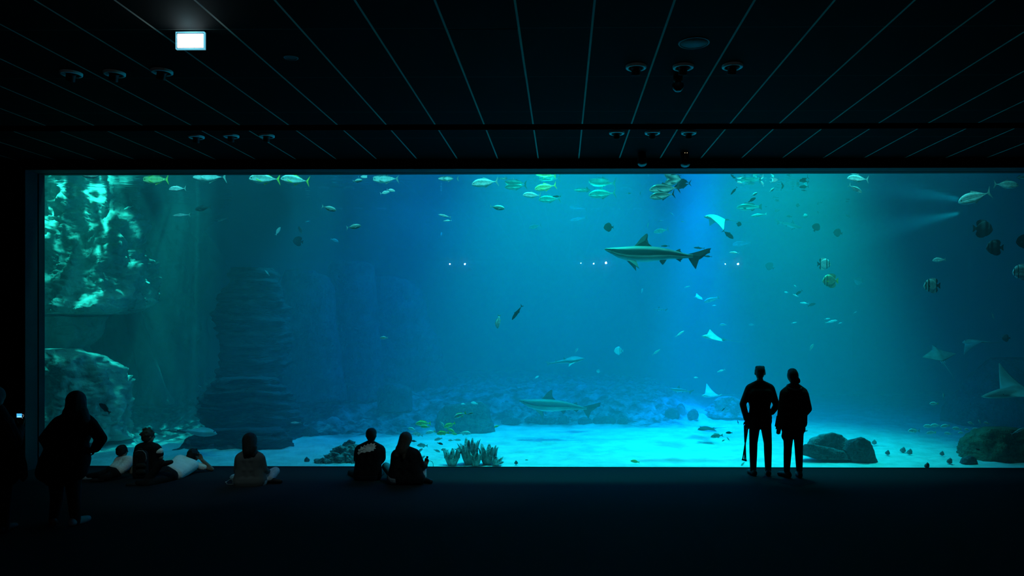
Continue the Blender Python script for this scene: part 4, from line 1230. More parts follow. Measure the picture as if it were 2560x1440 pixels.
for k, (px, py, L, fc, tl, lab) in enumerate([
    (2285, 1077, 30, 'L', 0, 'faint snapper at the left end of the right-hand school'),
    (2321, 1066, 26, 'L', 4, 'pale snapper, left of the overlapping pair in the right-hand school'),
    (2338, 1064, 26, 'L', -2, 'pale snapper, right of the overlapping pair in the right-hand school'),
    (2363, 1065, 24, 'L', -8, 'yellow-tailed snapper in the middle of the right-hand school, upper row'),
    (2328, 1082, 26, 'L', -6, 'brightest yellow-tailed snapper, lowest of the right-hand school'),
    (2370, 1084, 20, 'L', 10, 'faint snapper low in the middle of the right-hand school'),
    (2392, 1072, 24, 'L', 8, 'snapper with clear outline right of the middle of the school'),
    (2403, 1082, 16, 'L', 0, 'small snapper just below the clearly outlined one'),
    (2418, 1074, 15, 'L', 10, 'small snapper fourth from the right end of the school'),
    (2427, 1058, 17, 'L', 20, 'snapper tilted upwards, left of the top three in the school'),
    (2449, 1054, 12, 'L', 60, 'upright little snapper, middle of the top three in the school'),
    (2467, 1058, 17, 'L', 14, 'snapper at the far right end of the school'),
    (2440, 1073, 18, 'L', 10, 'snapper beneath the upright one of the school')]):
    FISH.append(('snapper', 'yel' if k in (3, 4, 6, 10) else 'pale', px, py, L, fc, tl, 13.5 + 0.1 * (k % 3), lab, R_))
for k, (px, py, L, fc, tl, tone, lab) in enumerate([
    (1150, 1038, 34, 'L', -22, 'yel', 'bright snapper with yellow tail alone above the snapper group'),
    (1105, 1060, 16, 'R', -55, 'pale', 'small pale fish standing slanted before the large dark boulder'),
    (1124, 1063, 32, 'L', -22, 'green', 'yellow-green snapper with yellow tail before the large dark boulder'),
    (1058, 1059, 40, 'L', -2, 'green', 'long yellow snapper at the upper left of the snapper group'),
    (1063, 1067, 24, 'L', 2, 'green', 'small yellow snapper touching the long yellow one from below'),
    (1030, 1073, 22, 'L', 16, 'pale', 'pale round fish at the left end of the snapper group'),
    (1076, 1081, 26, 'L', -12, 'yel', 'pale snapper with bright tail in the middle of the snapper group'),
    (1044, 1086, 28, 'L', 12, 'pale', 'pale snapper above the seated woman\'s head, right side'),
    (1107, 1083, 32, 'L', -6, 'green', 'big yellow snapper at the foot of the large dark boulder'),
    (1127, 1076, 22, 'R', -30, 'green', 'yellow snapper turned nose down beside the big yellow one'),
    (1135, 1085, 17, 'R', -10, 'green', 'small bright yellow fish right of the big yellow snapper'),
    (1162, 1083, 32, 'R', -4, 'pale', 'pale snapper heading right above the tall vase sponge'),
    (1096, 1098, 22, 'L', -14, 'pale', 'pale bright fish left above the vase sponges'),
    (1100, 1109, 16, 'R', -16, 'dark', 'small dark fish under the pale bright one'),
    (1035, 1103, 15, 'L', 6, 'dark', 'small dark fish right beside the seated woman\'s head'),
    (1056, 1114, 28, 'L', 2, 'mid', 'dark-green fish level with the seated woman\'s shoulder'),
    (1050, 1127, 18, 'R', 40, 'mid', 'dim fish turned upwards above the seated woman\'s arm'),
    (1127, 1101, 14, 'L', 0, 'pale', 'tiny pale fish between the group and the tall vase sponge'),
    (1143, 1100, 20, 'R', 0, 'pale', 'thin pale fish left of the tall sponge\'s blades'),
    (1092, 1127, 18, 'R', -20, 'mid', 'faint fish over the sand left of the short toothed sponge'),
    (1148, 1123, 26, 'R', 4, 'mid', 'grey fish crossing in front of the vase sponges'),
    (1112, 1125, 20, 'L', 4, 'mid', 'grey fish at the left top of the short toothed sponge'),
    (1242, 1066, 16, 'L', -20, 'green', 'small yellow fish alone right of the large dark boulder'),
    (1190, 1164, 22, 'L', 2, 'green', 'yellow fish lying at the foot of the tall vase sponge'),
    (1252, 1158, 17, 'R', 24, 'mid', 'grey fish at the right foot of the vase sponges'),
    (1056, 1145, 18, 'R', 40, 'pale', 'pale fish behind the seated woman\'s raised hand'),
    (1186, 1008, 18, 'L', 12, 'pale', 'thin pale fish over the top of the large dark boulder'),
    (1158, 1010, 12, 'L', 0, 'pale', 'tiny pale fish left of the thin one over the boulder'),
    (1176, 1034, 16, 'R', 14, 'mid', 'dim fish just behind the bright lone snapper\'s tail')]):
    d = {1163: 12.5}.get(py, 13.2 + 0.12 * (k % 4))
    if py > 1140: d = 12.62
    if py < 1012: d = 15.0
    FISH.append(('snapper', tone, px, py, L, fc, tl, d, lab, G))
for (sp, tone, px, py, L, fc, tl, d, lab) in [
    ('snapper', 'dark', 1823, 1082, 18, 'L', 0, 13.6, 'small dark oval fish left of the standing man\'s hand'),
    ('snapper', 'mid', 1792, 1090, 32, 'L', -8, 13.4, 'greyish larger fish low over bright sand left of the standing man'),
    ('slim', 'mid', 1821, 1098, 13, 'L', 50, 13.3, 'tiny slanted fish over bright sand beside the hanging tripod'),
    ('snapper', 'mid', 1809, 1101, 10, 'L', -30, 13.3, 'tiny dark fish under the greyish larger one'),
    ('slim', 'dark', 1845, 1056, 12, 'L', 75, 13.8, 'tiny dark upright fish at the standing man\'s elbow'),
    ('snapper', 'green', 1588, 1154, 24, 'L', 10, 12.7, 'olive fish near the glass in front of the bare sand'),
    ('slim', 'dark', 1809, 1023, 14, 'L', -45, 14.6, 'dark fish in front of the pale coral mound'),
    ('snapper', 'mid', 2014, 1078, 12, 'R', 20, 13.4, 'small dim fish at the standing woman\'s right hip'),
    ('slim', 'pale', 2544, 1078, 38, 'R', 26, 12.9, 'pale slim fish above the mossy boulder at the right edge'),
    ('slim', 'dark', 2446, 1124, 16, 'L', 15, 12.9, 'dark fish against the left side of the mossy boulder'),
    ('snapper', 'pale', 1857, 1160, 16, 'L', -50, 12.6, 'pale tail-up fish at the glass beside the standing man\'s leg'),
    ('snapper', 'band', 1317, 1150, 9, 'L', 0, 12.8, 'tiny striped fish over the sand right of the vase sponges')]:
    FISH.append((sp, tone, px, py, L, fc, tl, d, lab, W))
for f in FISH:
    put_fish(*f)
# ================================================================== SHARKS AND RAYS
def skin2(name, back, belly, z0, z1, dark=None):
    """back and belly colours parted along the flank, with a soft mottling"""
    m, N, L = nodes_of(name)
    b = N['Principled BSDF']; b.inputs['Roughness'].default_value = 0.45; b.inputs['Specular IOR Level'].default_value = 0.4
    tc = N.new('ShaderNodeTexCoord')
    sp = N.new('ShaderNodeSeparateXYZ'); L.new(tc.outputs['Object'], sp.inputs[0])
    nz = N.new('ShaderNodeTexNoise'); nz.inputs['Scale'].default_value = 5; nz.inputs['Detail'].default_value = 4
    L.new(tc.outputs['Object'], nz.inputs['Vector'])
    ad = N.new('ShaderNodeMath'); ad.operation = 'MULTIPLY_ADD'; ad.inputs[1].default_value = 0.05; L.new(nz.outputs['Fac'], ad.inputs[0]); L.new(sp.outputs['Z'], ad.inputs[2])
    mr = N.new('ShaderNodeMapRange'); mr.inputs['From Min'].default_value = z0; mr.inputs['From Max'].default_value = z1
    L.new(ad.outputs[0], mr.inputs['Value'])
    mx = N.new('ShaderNodeMix'); mx.data_type = 'RGBA'
    L.new(mr.outputs[0], mx.inputs['Factor']); mx.inputs['A'].default_value = tuple(belly) + (1,); mx.inputs['B'].default_value = tuple(back) + (1,)
    L.new(mx.outputs['Result'], b.inputs['Base Color'])
    return m
m_shark = skin2('grey_shark_skin', (0.13, 0.16, 0.14), (0.50, 0.58, 0.55), -0.03, 0.03)
m_sharkfin = mat('dark_shark_fin', (0.055, 0.065, 0.06), 0.55, 0.3, 6)
m_ray = mat('pale_ray_skin', (0.42, 0.52, 0.48), 0.5, 0.2, 6)
m_rayd = mat('dim_ray_skin', (0.16, 0.22, 0.22), 0.55, 0.25, 6)
m_rayblk = mat('dark_ray_skin', (0.03, 0.04, 0.04), 0.6, 0.25, 6)

SH = [(0.0, .064, .060), (0.012, .073, .050), (.035, .076, .036), (.065, .079, .022), (.12, .083, -.012), (.2, .089, -.042), (.29, .095, -.055), (.4, .093, -.056), (.5, .085, -.046), (.6, .066, -.031), (.7, .040, -.026), (.78, .017, -.022), (.83, .012, -.018)]
SHW = [.004, .018, .03, .04, .054, .064, .068, .064, .054, .04, .026, .016, .008]
_sh = []
def shark(px, py, L, face, tilt, d, label, yaw=0, roll=0):
    c = P(px, py, d)
    ln = L * d / F
    if not _sh:
        r = empty('shark', (0, 0, 0))
        V, Fc = loft_x([(t, (a + b) / 2, (a - b) / 2, w_) for (t, a, b), w_ in zip(SH, SHW)], 20)
        mesh_obj('body', V, Fc, m_shark, r)
        fin('dorsal_fin', [(.275, .088), (.305, .122), (.345, .172), (.385, .206), (.402, .212), (.408, .195), (.403, .155), (.415, .118), (.448, .088), (.40, .078)], .012, m_sharkfin, r)
        fin('rear_dorsal_fin', [(.66, .046), (.70, .066), (.712, .066), (.712, .045), (.735, .026), (.70, .03)], .006, m_sharkfin, r)
        fin('tail_fin', [(.775, .016), (.84, .032), (.91, .052), (.965, .070), (1.0, .074), (.988, .05), (.99, .03), (.965, .022), (.91, -.022), (.862, -.050), (.852, -.085), (.855, -.126), (.825, -.085), (.79, -.030)], .008, m_sharkfin, r)
        for s in (-1, 1):
            V = [(.205, s * .05, -.032), (.25, s * .08, -.070), (.305, s * .14, -.120), (.312, s * .145, -.132), (.305, s * .10, -.095), (.292, s * .05, -.048), (.25, s * .075, -.062)]
            mesh_obj('pectoral_fin', V + [(.262, s * .085, -.085)], [(0, 1, 7), (1, 2, 7), (2, 3, 7), (3, 4, 7), (4, 5, 7), (5, 0, 7), (0, 6, 1), (1, 6, 2), (2, 6, 3), (3, 6, 4), (4, 6, 5), (5, 6, 0)], m_sharkfin, r, False)
            fin('pelvic_fin', [(.515, -.040), (.53, -.062), (.548, -.083), (.565, -.06), (.58, -.036)], .005, m_sharkfin, r, y=s * .025)
            bm = bmesh.new(); bmesh.ops.create_icosphere(bm, subdivisions=1, radius=.006)
            bm_obj('eye', bm, m_eye, r, True, loc=(.062, s * .036, .056))
        fin('anal_fin', [(.66, -.024), (.685, -.04), (.715, -.058), (.715, -.045), (.735, -.024)], .005, m_sharkfin, r)
        fin('mouth', [(.045, .030), (.055, .036), (.085, .026), (.095, .014), (.08, .016), (.06, .024)], .052, m_sharkfin, r)
        for k in range(5):
            for s in (-1, 1):
                pass
        for ch in r.children:
            ch.location.x -= 0.5
        _sh.append(r)
        o = r
    else:
        o = copy_tree(_sh[0])
    o.location = c
    o.rotation_euler = (math.radians(roll), math.radians(tilt), (PI if face == 'R' else 0) + math.radians(yaw))
    o.scale = (ln,) * 3
    tag(o, label, 'shark')
    return o
shark(1644.5, 640, 266, 'L', 0, 13.3, 'large grey reef shark swimming left in mid water, biggest animal in view')
shark(1399, 1018, 206, 'L', 2, 15.2, 'pale shark cruising low over the rubble, dark tail raised')
shark(1970, 562, 70, 'R', -19, 16.6, 'hazy small shark sloping down to the right near the surface')
shark(1652, 774, 36, 'L', 0, 17.4, 'tiny distant shark below the large reef shark')
shark(1704, 977, 62, 'L', 4, 17.0, 'small dark shark over the stones left of the standing couple')

# ------------------------------------------------------------------ guitarfish: flat pointed head, shark-like rear
def guitarfish(px, py, L, face, tilt, d, label, roll=0):
    c = P(px, py, d); ln = L * d / F
    r = empty('guitarfish', c, label, 'ray', rot=(math.radians(roll), math.radians(tilt), PI if face == 'R' else 0), scale=ln)
    secs = [(0, 0, .004, .006), (.06, 0, .03, .05), (.14, .004, .052, .11), (.24, .008, .066, .17), (.34, .008, .068, .18), (.42, .006, .062, .12), (.52, .004, .05, .07), (.66, 0, .036, .04), (.8, 0, .022, .022), (.92, 0, .014, .012)]
    V, Fc = loft_x(secs, 20)
    m = skin2('patched_ray_skin', (0.12, 0.17, 0.17), (0.50, 0.60, 0.56), -0.02, 0.02)
    mesh_obj('body', [(x - .5, y, z) for x, y, z in V], Fc, m, r)
    for nm, pts in [('dorsal_fin', [(.47, .05), (.53, .12), (.545, .11), (.55, .05)]), ('rear_dorsal_fin', [(.70, .03), (.745, .085), (.755, .08), (.76, .025)]),
                    ('tail_fin', [(.88, .012), (.96, .055), (1.0, .085), (.985, .02), (.96, -.02), (.985, -.06), (.93, -.03)])]:
        fin(nm, [(x - .5, z) for x, z in pts], .006, m_rayd, r)
    for s in (-1, 1):
        V = [(-.30, s * .10, .0), (-.14, s * .21, -.02), (-.07, s * .22, -.07), (-.05, s * .16, -.10), (-.09, s * .08, -.04), (-.17, s * .17, -.01)]
        mesh_obj('pectoral_fin', V, [(0, 1, 5), (1, 2, 5), (2, 3, 5), (3, 4, 5), (4, 0, 5), (0, 4, 3, 2, 1)], m_ray, r, False)
    return r
guitarfish(1414, 903, 98, 'R', 8, 16.0, 'patchy pale guitarfish heading right above the low shark', roll=-18)

# ------------------------------------------------------------------ rays
def ray(px, py, span, d, rot, label, m, flap=0.25, chord=0.62, tail=0.9, snout=0.0, name='eagle_ray'):
    """diamond-winged ray, nose at -x, wings along y; span in pixels gives its scale"""
    c = P(px, py, d); s = span * d / F
    r = empty(name, c, label, 'ray', rot=tuple(math.radians(a) for a in rot), scale=s)
    nu, nv = 28, 12
    top, bot = [], []
    for i in range(nu + 1):
        u = -1 + 2 * i / nu
        a = abs(u)
        le = -0.30 * chord * 1.6 * (1 - a ** 0.85) + 0.06 * a          # leading edge
        te = 0.34 * chord * 1.5 * (1 - a) ** 1.1 + 0.085 * a           # trailing edge
        if a < 0.14:
            le -= (0.10 + snout) * (1 - (a / 0.14) ** 2)
        for j in range(nv + 1):
            v = j / nv
            x = le + (te - le) * v
            z = flap * a ** 1.6 * 0.5
            th = (0.006 + 0.075 * max(0, 1 - a * 2.6) + 0.022 * (1 - a)) * math.sin(PI * min(1, max(0, v)) ** 0.8)
            top.append((x, u * 0.5, z + th)); bot.append((x, u * 0.5, z - th * 0.6))
    n = len(top)
    Fc = []
    for i in range(nu):
        for j in range(nv):
            a, b, c_, d_ = i * (nv + 1) + j, i * (nv + 1) + j + 1, (i + 1) * (nv + 1) + j + 1, (i + 1) * (nv + 1) + j
            Fc.append((a, b, c_, d_)); Fc.append((n + a, n + d_, n + c_, n + b))
    bm = bmesh.new()
    vs = [bm.verts.new(v) for v in top + bot]
    for f in Fc: bm.faces.new([vs[k] for k in f])
    bmesh.ops.remove_doubles(bm, verts=bm.verts[:], dist=0.0008)
    bm_obj('body', bm, m, r, True)
    if tail:
        tube('tail', [(0.30, 0, 0.0), (0.45, 0.01, 0.0), (0.7, 0.03, -0.01), (0.3 + tail, 0.02, 0.0)], [0.016, 0.010, 0.006, 0.002], m_rayd if m is not m_rayblk else m_rayblk, r, 6)
    for q in (-1, 1):
        bm = bmesh.new(); bmesh.ops.create_icosphere(bm, subdivisions=1, radius=0.012)
        bm_obj('eye', bm, m_eye, r, True, loc=(-0.30, q * 0.05, 0.035))
        fin('pelvic_fin', [(0.26, -0.004), (0.30, 0.02), (0.40, 0.03), (0.38, -0.01), (0.30, -0.02)], 0.006, m_rayd, r, y=q * 0.05)
    return r
ray(1783, 845, 82, 15.4, (20, 8, 15), 'pale ray gliding left in the blue left of the standing couple', m_ray, 0.2)
ray(1790, 546, 84, 14.6, (14, 5, 14), 'bright ray with drooping wing at the blue beam near the surface', m_ray, -0.55)
ray(2345, 886, 82, 14.6, (8, 42, -85), 'dim triangular ray climbing away in the dark right part', m_rayd, 0.05)
ray(2432, 856, 84, 15.4, (-24, 0, 18), 'dim ray with one wing hanging, up and right of the triangular ray', m_ray, -0.4)
ray(1746, 744, 34, 17.0, (30, 0, 20), 'small pale-blue ray under the large shark\'s tail', m_ray, 0.2)
ray(1778, 989, 72, 16.6, (16, 0, 20), 'pale rounded ray with a dark raised wing over the coral mound', m_ray, 0.5)
ray(498, 1082, 140, 13.45, (14, -3, 176), 'broad pale stingray lying flat in front of the pillar, pointing right', m_ray, 0.0, 0.5, 0.8, name='stingray')
ray(1766, 1072, 70, 15.0, (2, 0, 25), 'flat dark stingray on the bright sand left of the standing man', m_rayblk, 0.0, 0.6, 0.7, name='stingray')
ray(2540, 982, 160, 13.6, (24, -4, 14), 'large long-nosed ray with wing raised, cut by the right picture edge', m_ray, 0.5, 0.62, 0.9, snout=0.26)
# ================================================================== PEOPLE
from mathutils.bvhtree import BVHTree

def cap_bm(bm, p0, r0, p1, r1, seg=12):
    p0, p1 = Vector(p0), Vector(p1)
    ax = p1 - p0
    ln = ax.length
    if ln < 1e-5:
        p1 = p0 + Vector((0, 0, 1e-3)); ax = p1 - p0; ln = ax.length
    ax.normalize()
    a = Vector((0, 0, 1)) if abs(ax.z) < 0.9 else Vector((1, 0, 0))
    u = ax.cross(a).normalized(); v = ax.cross(u)
    rings = []
    for k in range(5):
        th = PI / 2 * (1 - k / 4)
        rings.append((p0 - ax * r0 * math.sin(th), r0 * math.cos(th)))
    for k in range(5):
        th = PI / 2 * (k / 4)
        rings.append((p1 + ax * r1 * math.sin(th), r1 * math.cos(th)))
    R = []
    for c, rr in rings:
        rr = max(rr, 1e-4)
        R.append([bm.verts.new(c + (u * math.cos(2 * PI * q / seg) + v * math.sin(2 * PI * q / seg)) * rr) for q in range(seg)])
    for i in range(len(R) - 1):
        for q in range(seg):
            bm.faces.new((R[i][q], R[i][(q + 1) % seg], R[i + 1][(q + 1) % seg], R[i + 1][q]))
    bm.faces.new(list(reversed(R[0]))); bm.faces.new(R[-1])

def ell_bm(bm, c, rad, rot=(0, 0, 0)):
    M = Matrix.Translation(Vector(c)) @ Euler(rot).to_matrix().to_4x4() @ Matrix.Diagonal((*rad, 1))
    bmesh.ops.create_uvsphere(bm, u_segments=16, v_segments=10, radius=1.0, matrix=M)

def blob(name, prims, m, parent, voxel=0.012, smooth=4, grow=0.0):
    """capsules and ellipsoids fused into one continuous skin"""
    bm = bmesh.new()
    base = parent.location if parent else Vector()
    for p in prims:
        if p[0] == 'c':
            cap_bm(bm, Vector(p[1]) - base, p[2] + grow, Vector(p[3]) - base, p[4] + grow)
        else:
            ell_bm(bm, Vector(p[1]) - base, [x + grow for x in p[2]], p[3] if len(p) > 3 else (0, 0, 0))
    bmesh.ops.recalc_face_normals(bm, faces=bm.faces[:])
    me = bpy.data.meshes.new(name)
    bm.to_mesh(me); bm.free()
    o = bpy.data.objects.new(name, me)
    C.objects.link(o)
    r = o.modifiers.new('fuse', 'REMESH'); r.mode = 'VOXEL'; r.voxel_size = voxel; r.adaptivity = 0
    s = o.modifiers.new('soften', 'SMOOTH'); s.factor = 0.5; s.iterations = smooth
    dg = bpy.context.evaluated_depsgraph_get()
    me2 = bpy.data.meshes.new_from_object(o.evaluated_get(dg))
    o.modifiers.clear()
    o.data = me2
    me2.name = name
    bpy.data.meshes.remove(me)
    me2.polygons.foreach_set('use_smooth', [True] * len(me2.polygons))
    me2.materials.clear(); me2.materials.append(m)
    o.parent = parent
    return o

SKIN_M = mat('shaded_skin', (0.22, 0.15, 0.11), 0.6, 0.12, 20)
HAIR_M = mat('dark_hair', (0.010, 0.008, 0.007), 0.55, 0.4, 60, bump=0.4)
HAIRB = mat('brown_hair', (0.05, 0.032, 0.022), 0.5, 0.4, 60, bump=0.4)
BLK = mat('black_cloth', (0.006, 0.006, 0.007), 0.9, 0.3, 12, bump=0.3)
DRK = mat('dark_green_cloth', (0.016, 0.018, 0.014), 0.9, 0.3, 12, bump=0.3)
DRB = mat('dark_denim', (0.010, 0.012, 0.018), 0.9, 0.3, 30, bump=0.2)
JEAN = mat('faded_denim', (0.30, 0.36, 0.42), 0.85, 0.2, 30, bump=0.2)
WHT = mat('white_cotton', (0.78, 0.79, 0.78), 0.85, 0.08, 12, bump=0.3)
GRY = mat('grey_cotton', (0.085, 0.085, 0.085), 0.85, 0.08, 6, bump=0.1)
SHOE = mat('dark_shoe', (0.012, 0.012, 0.014), 0.6, 0.3, 12)
SHOEP = mat('pale_shoe', (0.30, 0.36, 0.42), 0.6, 0.15, 12)
m_strap = mat('black_strap', (0.008, 0.008, 0.009), 0.7, 0.2, 12)

def hand_prims(w, dirn, side, s=1.0, curl=0.5, palm_n=None):
    """palm, four unequal bent fingers and a thumb leaving the side of the palm"""
    d = Vector(dirn).normalized()
    n = Vector(palm_n) if palm_n else Vector((0, -1, 0))
    sd = d.cross(n).normalized() * side
    n = sd.cross(d).normalized() * side
    w = Vector(w)
    pr = []
    for q in (-1.5, -0.5, 0.5, 1.5):
        pr.append(('c', w + sd * q * 0.010 * s, 0.017 * s, w + d * 0.075 * s + sd * q * 0.018 * s, 0.013 * s))
    for q, ln in zip((-1.5, -0.5, 0.5, 1.5), (0.068, 0.078, 0.072, 0.056)):
        a = w + d * 0.082 * s + sd * q * 0.020 * s
        b = a + (d + n * curl * 0.5).normalized() * ln * 0.55 * s
        e = b + (d + n * curl * 1.6).normalized() * ln * 0.5 * s
        pr.append(('c', a, 0.0095 * s, b, 0.009 * s)); pr.append(('c', b, 0.009 * s, e, 0.0075 * s))
    a = w + d * 0.025 * s - sd * 0.026 * s
    b = a + (d * 0.7 - sd * 0.8 + n * 0.3).normalized() * 0.036 * s
    e = b + (d - sd * 0.25 + n * 0.5).normalized() * 0.030 * s
    pr.append(('c', a, 0.013 * s, b, 0.011 * s)); pr.append(('c', b, 0.011 * s, e, 0.009 * s))
    return pr

def head_prims(c, s=1.0, yaw=0.0, pitch=0.0):
    """skull, jaw, nose, brow, lips and ears; yaw 0 looks at the tank (+y)"""
    R = Euler((pitch, 0, yaw)).to_matrix()
    def q(x, y, z): return Vector(c) + R @ (Vector((x, y, z)) * s)
    e = (pitch, 0, yaw)
    pr = [('e', q(0, -0.012, 0.018), (0.076 * s, 0.096 * s, 0.096 * s), e), ('e', q(0, 0.022, -0.045), (0.058 * s, 0.066 * s, 0.066 * s), e),
          ('e', q(0, 0.055, -0.088), (0.026 * s, 0.024 * s, 0.020 * s), e),
          ('c', q(0, 0.083, 0.010), 0.010 * s, q(0, 0.100, -0.030), 0.015 * s),
          ('c', q(-0.035, 0.076, 0.024), 0.012 * s, q(0.035, 0.076, 0.024), 0.012 * s),
          ('c', q(-0.018, 0.080, -0.058), 0.009 * s, q(0.018, 0.080, -0.058), 0.009 * s)]
    for k in (-1, 1):
        pr.append(('e', q(k * 0.078, -0.004, -0.008), (0.012 * s, 0.022 * s, 0.032 * s), e))
    eyes = [q(k * 0.031, 0.076, 0.004) for k in (-1, 1)]
    return pr, eyes

def limb(a, ra, b, rb, c=None, rc=None, bulge=None):
    pr = []
    if c is None:
        return [('c', a, ra, b, rb)]
    pr.append(('c', a, ra, b, rb))
    if bulge:
        t, rbul = bulge
        mdl = Vector(b) + (Vector(c) - Vector(b)) * t
        pr.append(('c', b, rb, mdl, rbul)); pr.append(('c', mdl, rbul, c, rc))
    else:
        pr.append(('c', b, rb, c, rc))
    return pr

def foot_prims(ank, toe_dir, s=1.0, floor=True):
    a = Vector(ank); t = Vector(toe_dir).normalized()
    z = 0.042 * s if floor else a.z - 0.03
    h = Vector((a.x, a.y, z)) - t * 0.05 * s
    m_ = Vector((a.x, a.y, z)) + t * 0.09 * s
    e = Vector((a.x, a.y, z)) + t * 0.165 * s
    if floor: e.z = 0.034 * s; m_.z = 0.038 * s
    return [('c', a, 0.036 * s, h + Vector((0, 0, 0.01)), 0.040 * s), ('c', h, 0.040 * s, m_, 0.042 * s), ('c', m_, 0.042 * s, e, 0.033 * s)]

def tousle(c, r, n, seed, k):
    """uneven tufts over the crown and the back of the head"""
    random.seed(seed)
    out = []
    for i in range(n):
        th = random.uniform(0, 2 * PI); el = random.uniform(-0.15, 1.4)
        v = Vector((math.cos(th) * math.cos(el), math.sin(th) * math.cos(el), math.sin(el)))
        if v.y > 0.45 and v.z < 0.5: continue
        a = Vector(c) + v * r * 0.86
        out.append(('c', a, k, a + (v + Vector((random.uniform(-.6, .6), 0, random.uniform(-.5, .3)))) * k * 0.9, k * 0.55))
    return out

def person(label, base, D):
    """D: head, s, torso prims, arms [(sh, el, wr)], legs [(hip, kn, an)], materials"""
    s = D.get('s', 1.0)
    r = empty('person', base, label, 'person')
    hp, eyes = head_prims(D['head'], D.get('hs', s), D.get('yaw', 0), D.get('pitch', 0))
    skin = list(hp)
    skin.append(('c', D['neck'][0], 0.053 * s, Vector(D['neck'][1]) + Vector((0, 0.015, 0)), 0.050 * s))
    skin += [(p[0], p[1], p[2] * 0.86, p[3], p[4] * 0.86) for p in D['torso']]
    shirt = [tuple(p) for p in D['torso']]
    for i, (a, b, c) in enumerate(D['arms']):
        k = D.get('armr', (0.058, 0.044, 0.031))
        skin += [('c', a, k[0] * .85 * s, b, k[1] * .88 * s), ('c', b, k[1] * .88 * s, c, k[2] * s)]
        sl = D.get('sleeve', 1.0)
        if sl >= 1:
            shirt += [('c', a, k[0] * 1.1 * s, b, k[1] * 1.18 * s), ('c', b, k[1] * 1.18 * s, Vector(b) + (Vector(c) - Vector(b)) * .93, k[2] * 1.35 * s)]
        else:
            shirt += [('c', a, k[0] * 1.12 * s, Vector(a) + (Vector(b) - Vector(a)) * sl, k[1] * 1.35 * s)]
        hd = D.get('hands', [None, None])[i]
        dirn = Vector(hd) if hd else (Vector(c) - Vector(b))
        skin += hand_prims(c, dirn, 1 if i else -1, s * 0.98, D.get('curl', 0.5))
    tr = [tuple(p) for p in D.get('hips', [])]
    shoes = []
    for i, (a, b, c) in enumerate(D['legs']):
        k = D.get('legr', (0.088, 0.062, 0.044))
        skin += limb(a, k[0] * .85 * s, b, k[1] * .85 * s, c, k[2] * .85 * s)
        tr += limb(a, k[0] * s, b, k[1] * s, c, k[2] * 1.05 * s, (0.3, k[1] * .96 * s))
        td = D.get('toes', [(0, 1, 0), (0, 1, 0)])[i]
        fl = D.get('floorfeet', [True, True])[i]
        fp = foot_prims(c, td, s, fl)
        skin += [(p[0], p[1], p[2] * .8, p[3], p[4] * .8) for p in fp]
        shoes.append(fp)
    skin += [(p[0], p[1], p[2] * .85, p[3], p[4] * .85) for p in D.get('hips', [])]
    blob('body', skin, D.get('skin', SKIN_M), r, 0.008, 3)
    if 'extra' in D: pass
    for e in eyes:
        bm = bmesh.new(); bmesh.ops.create_icosphere(bm, subdivisions=2, radius=0.0115 * D.get('hs', s))
        bm_obj('eye', bm, mat('dark_eye', (0.02, 0.02, 0.02), 0.2, 0.1, 10, spec=0.7), r, True, loc=Vector(e) - r.location)
    blob(D.get('topname', 'shirt'), shirt + D.get('shirt_extra', []), D['top'], r, 0.012, 4, 0.006)
    blob(D.get('botname', 'trousers'), tr, D['bottom'], r, 0.012, 4, 0.004)
    for i, fp in enumerate(shoes):
        blob('shoe', fp, D.get('shoes', [SHOE, SHOE])[i], r, 0.009, 3, 0.005)
    blob('hair', D['hair'], D.get('hairm', HAIR_M), r, 0.010, 3)
    return r

def torso(rows):
    """rows [(left point, right point, radius)] from chest to hips"""
    pr = []
    for i, (a, b, rr) in enumerate(rows):
        pr.append(('c', a, rr, b, rr))
        if i:
            pa, pb, pr_ = rows[i - 1]
            pr.append(('c', pa, pr_, a, rr)); pr.append(('c', pb, pr_, b, rr))
            pr.append(('c', (Vector(pa) + Vector(pb)) / 2, pr_, (Vector(a) + Vector(b)) / 2, rr))
    return pr

# ---- 1: man standing at the glass
def q(px, py, dd=0.0): return P(px, py, Q0 + dd)
Q0 = 11.72
D = dict(head=q(1900, 932), neck=(q(1900, 950), q(1900, 962)), yaw=0.0,
  torso=torso([(q(1883, 984), q(1916, 984), 0.105), (q(1888, 1016), q(1911, 1016), 0.084), (q(1887, 1044), q(1914, 1044), 0.096)]) +
        [('c', q(1898, 957), 0.050, q(1875, 969), 0.056), ('c', q(1902, 957), 0.050, q(1925, 969), 0.056)],
  hips=[('c', q(1887, 1052), 0.098, q(1914, 1052), 0.098)],
  arms=[(q(1873, 972), q(1857, 1010), q(1867, 1050)), (q(1927, 972), q(1941.5, 1014, .04), q(1929, 1032, .05))],
  hands=[(0.05, 0, -1), (-1, 0.3, -0.25)], armr=(0.054, 0.041, 0.030),
  legs=[(q(1887, 1058), q(1883.5, 1108), q(1883, 1176)), (q(1914, 1058), q(1919.5, 1108), q(1920.5, 1176))],
  toes=[(-0.15, 1, 0), (0.15, 1, 0)], curl=0.8,
  top=BLK, bottom=BLK, topname='sweater',
  hair=[('e', q(1900, 928, -.015), (0.083, 0.108, 0.090)), ('e', q(1900, 933, -.03), (0.072, 0.085, 0.085)), ('c', q(1892.5, 919), 0.030, q(1907.5, 919), 0.030), ('c', q(1891, 920), 0.020, q(1890, 932), 0.018), ('c', q(1909, 920), 0.020, q(1910, 932), 0.018), ('e', q(1900, 936, -.045), (0.066, 0.06, 0.075))])
person('man standing at the glass in dark sweater, arm out, short flat-topped hair', PF(1901, 1187), D)
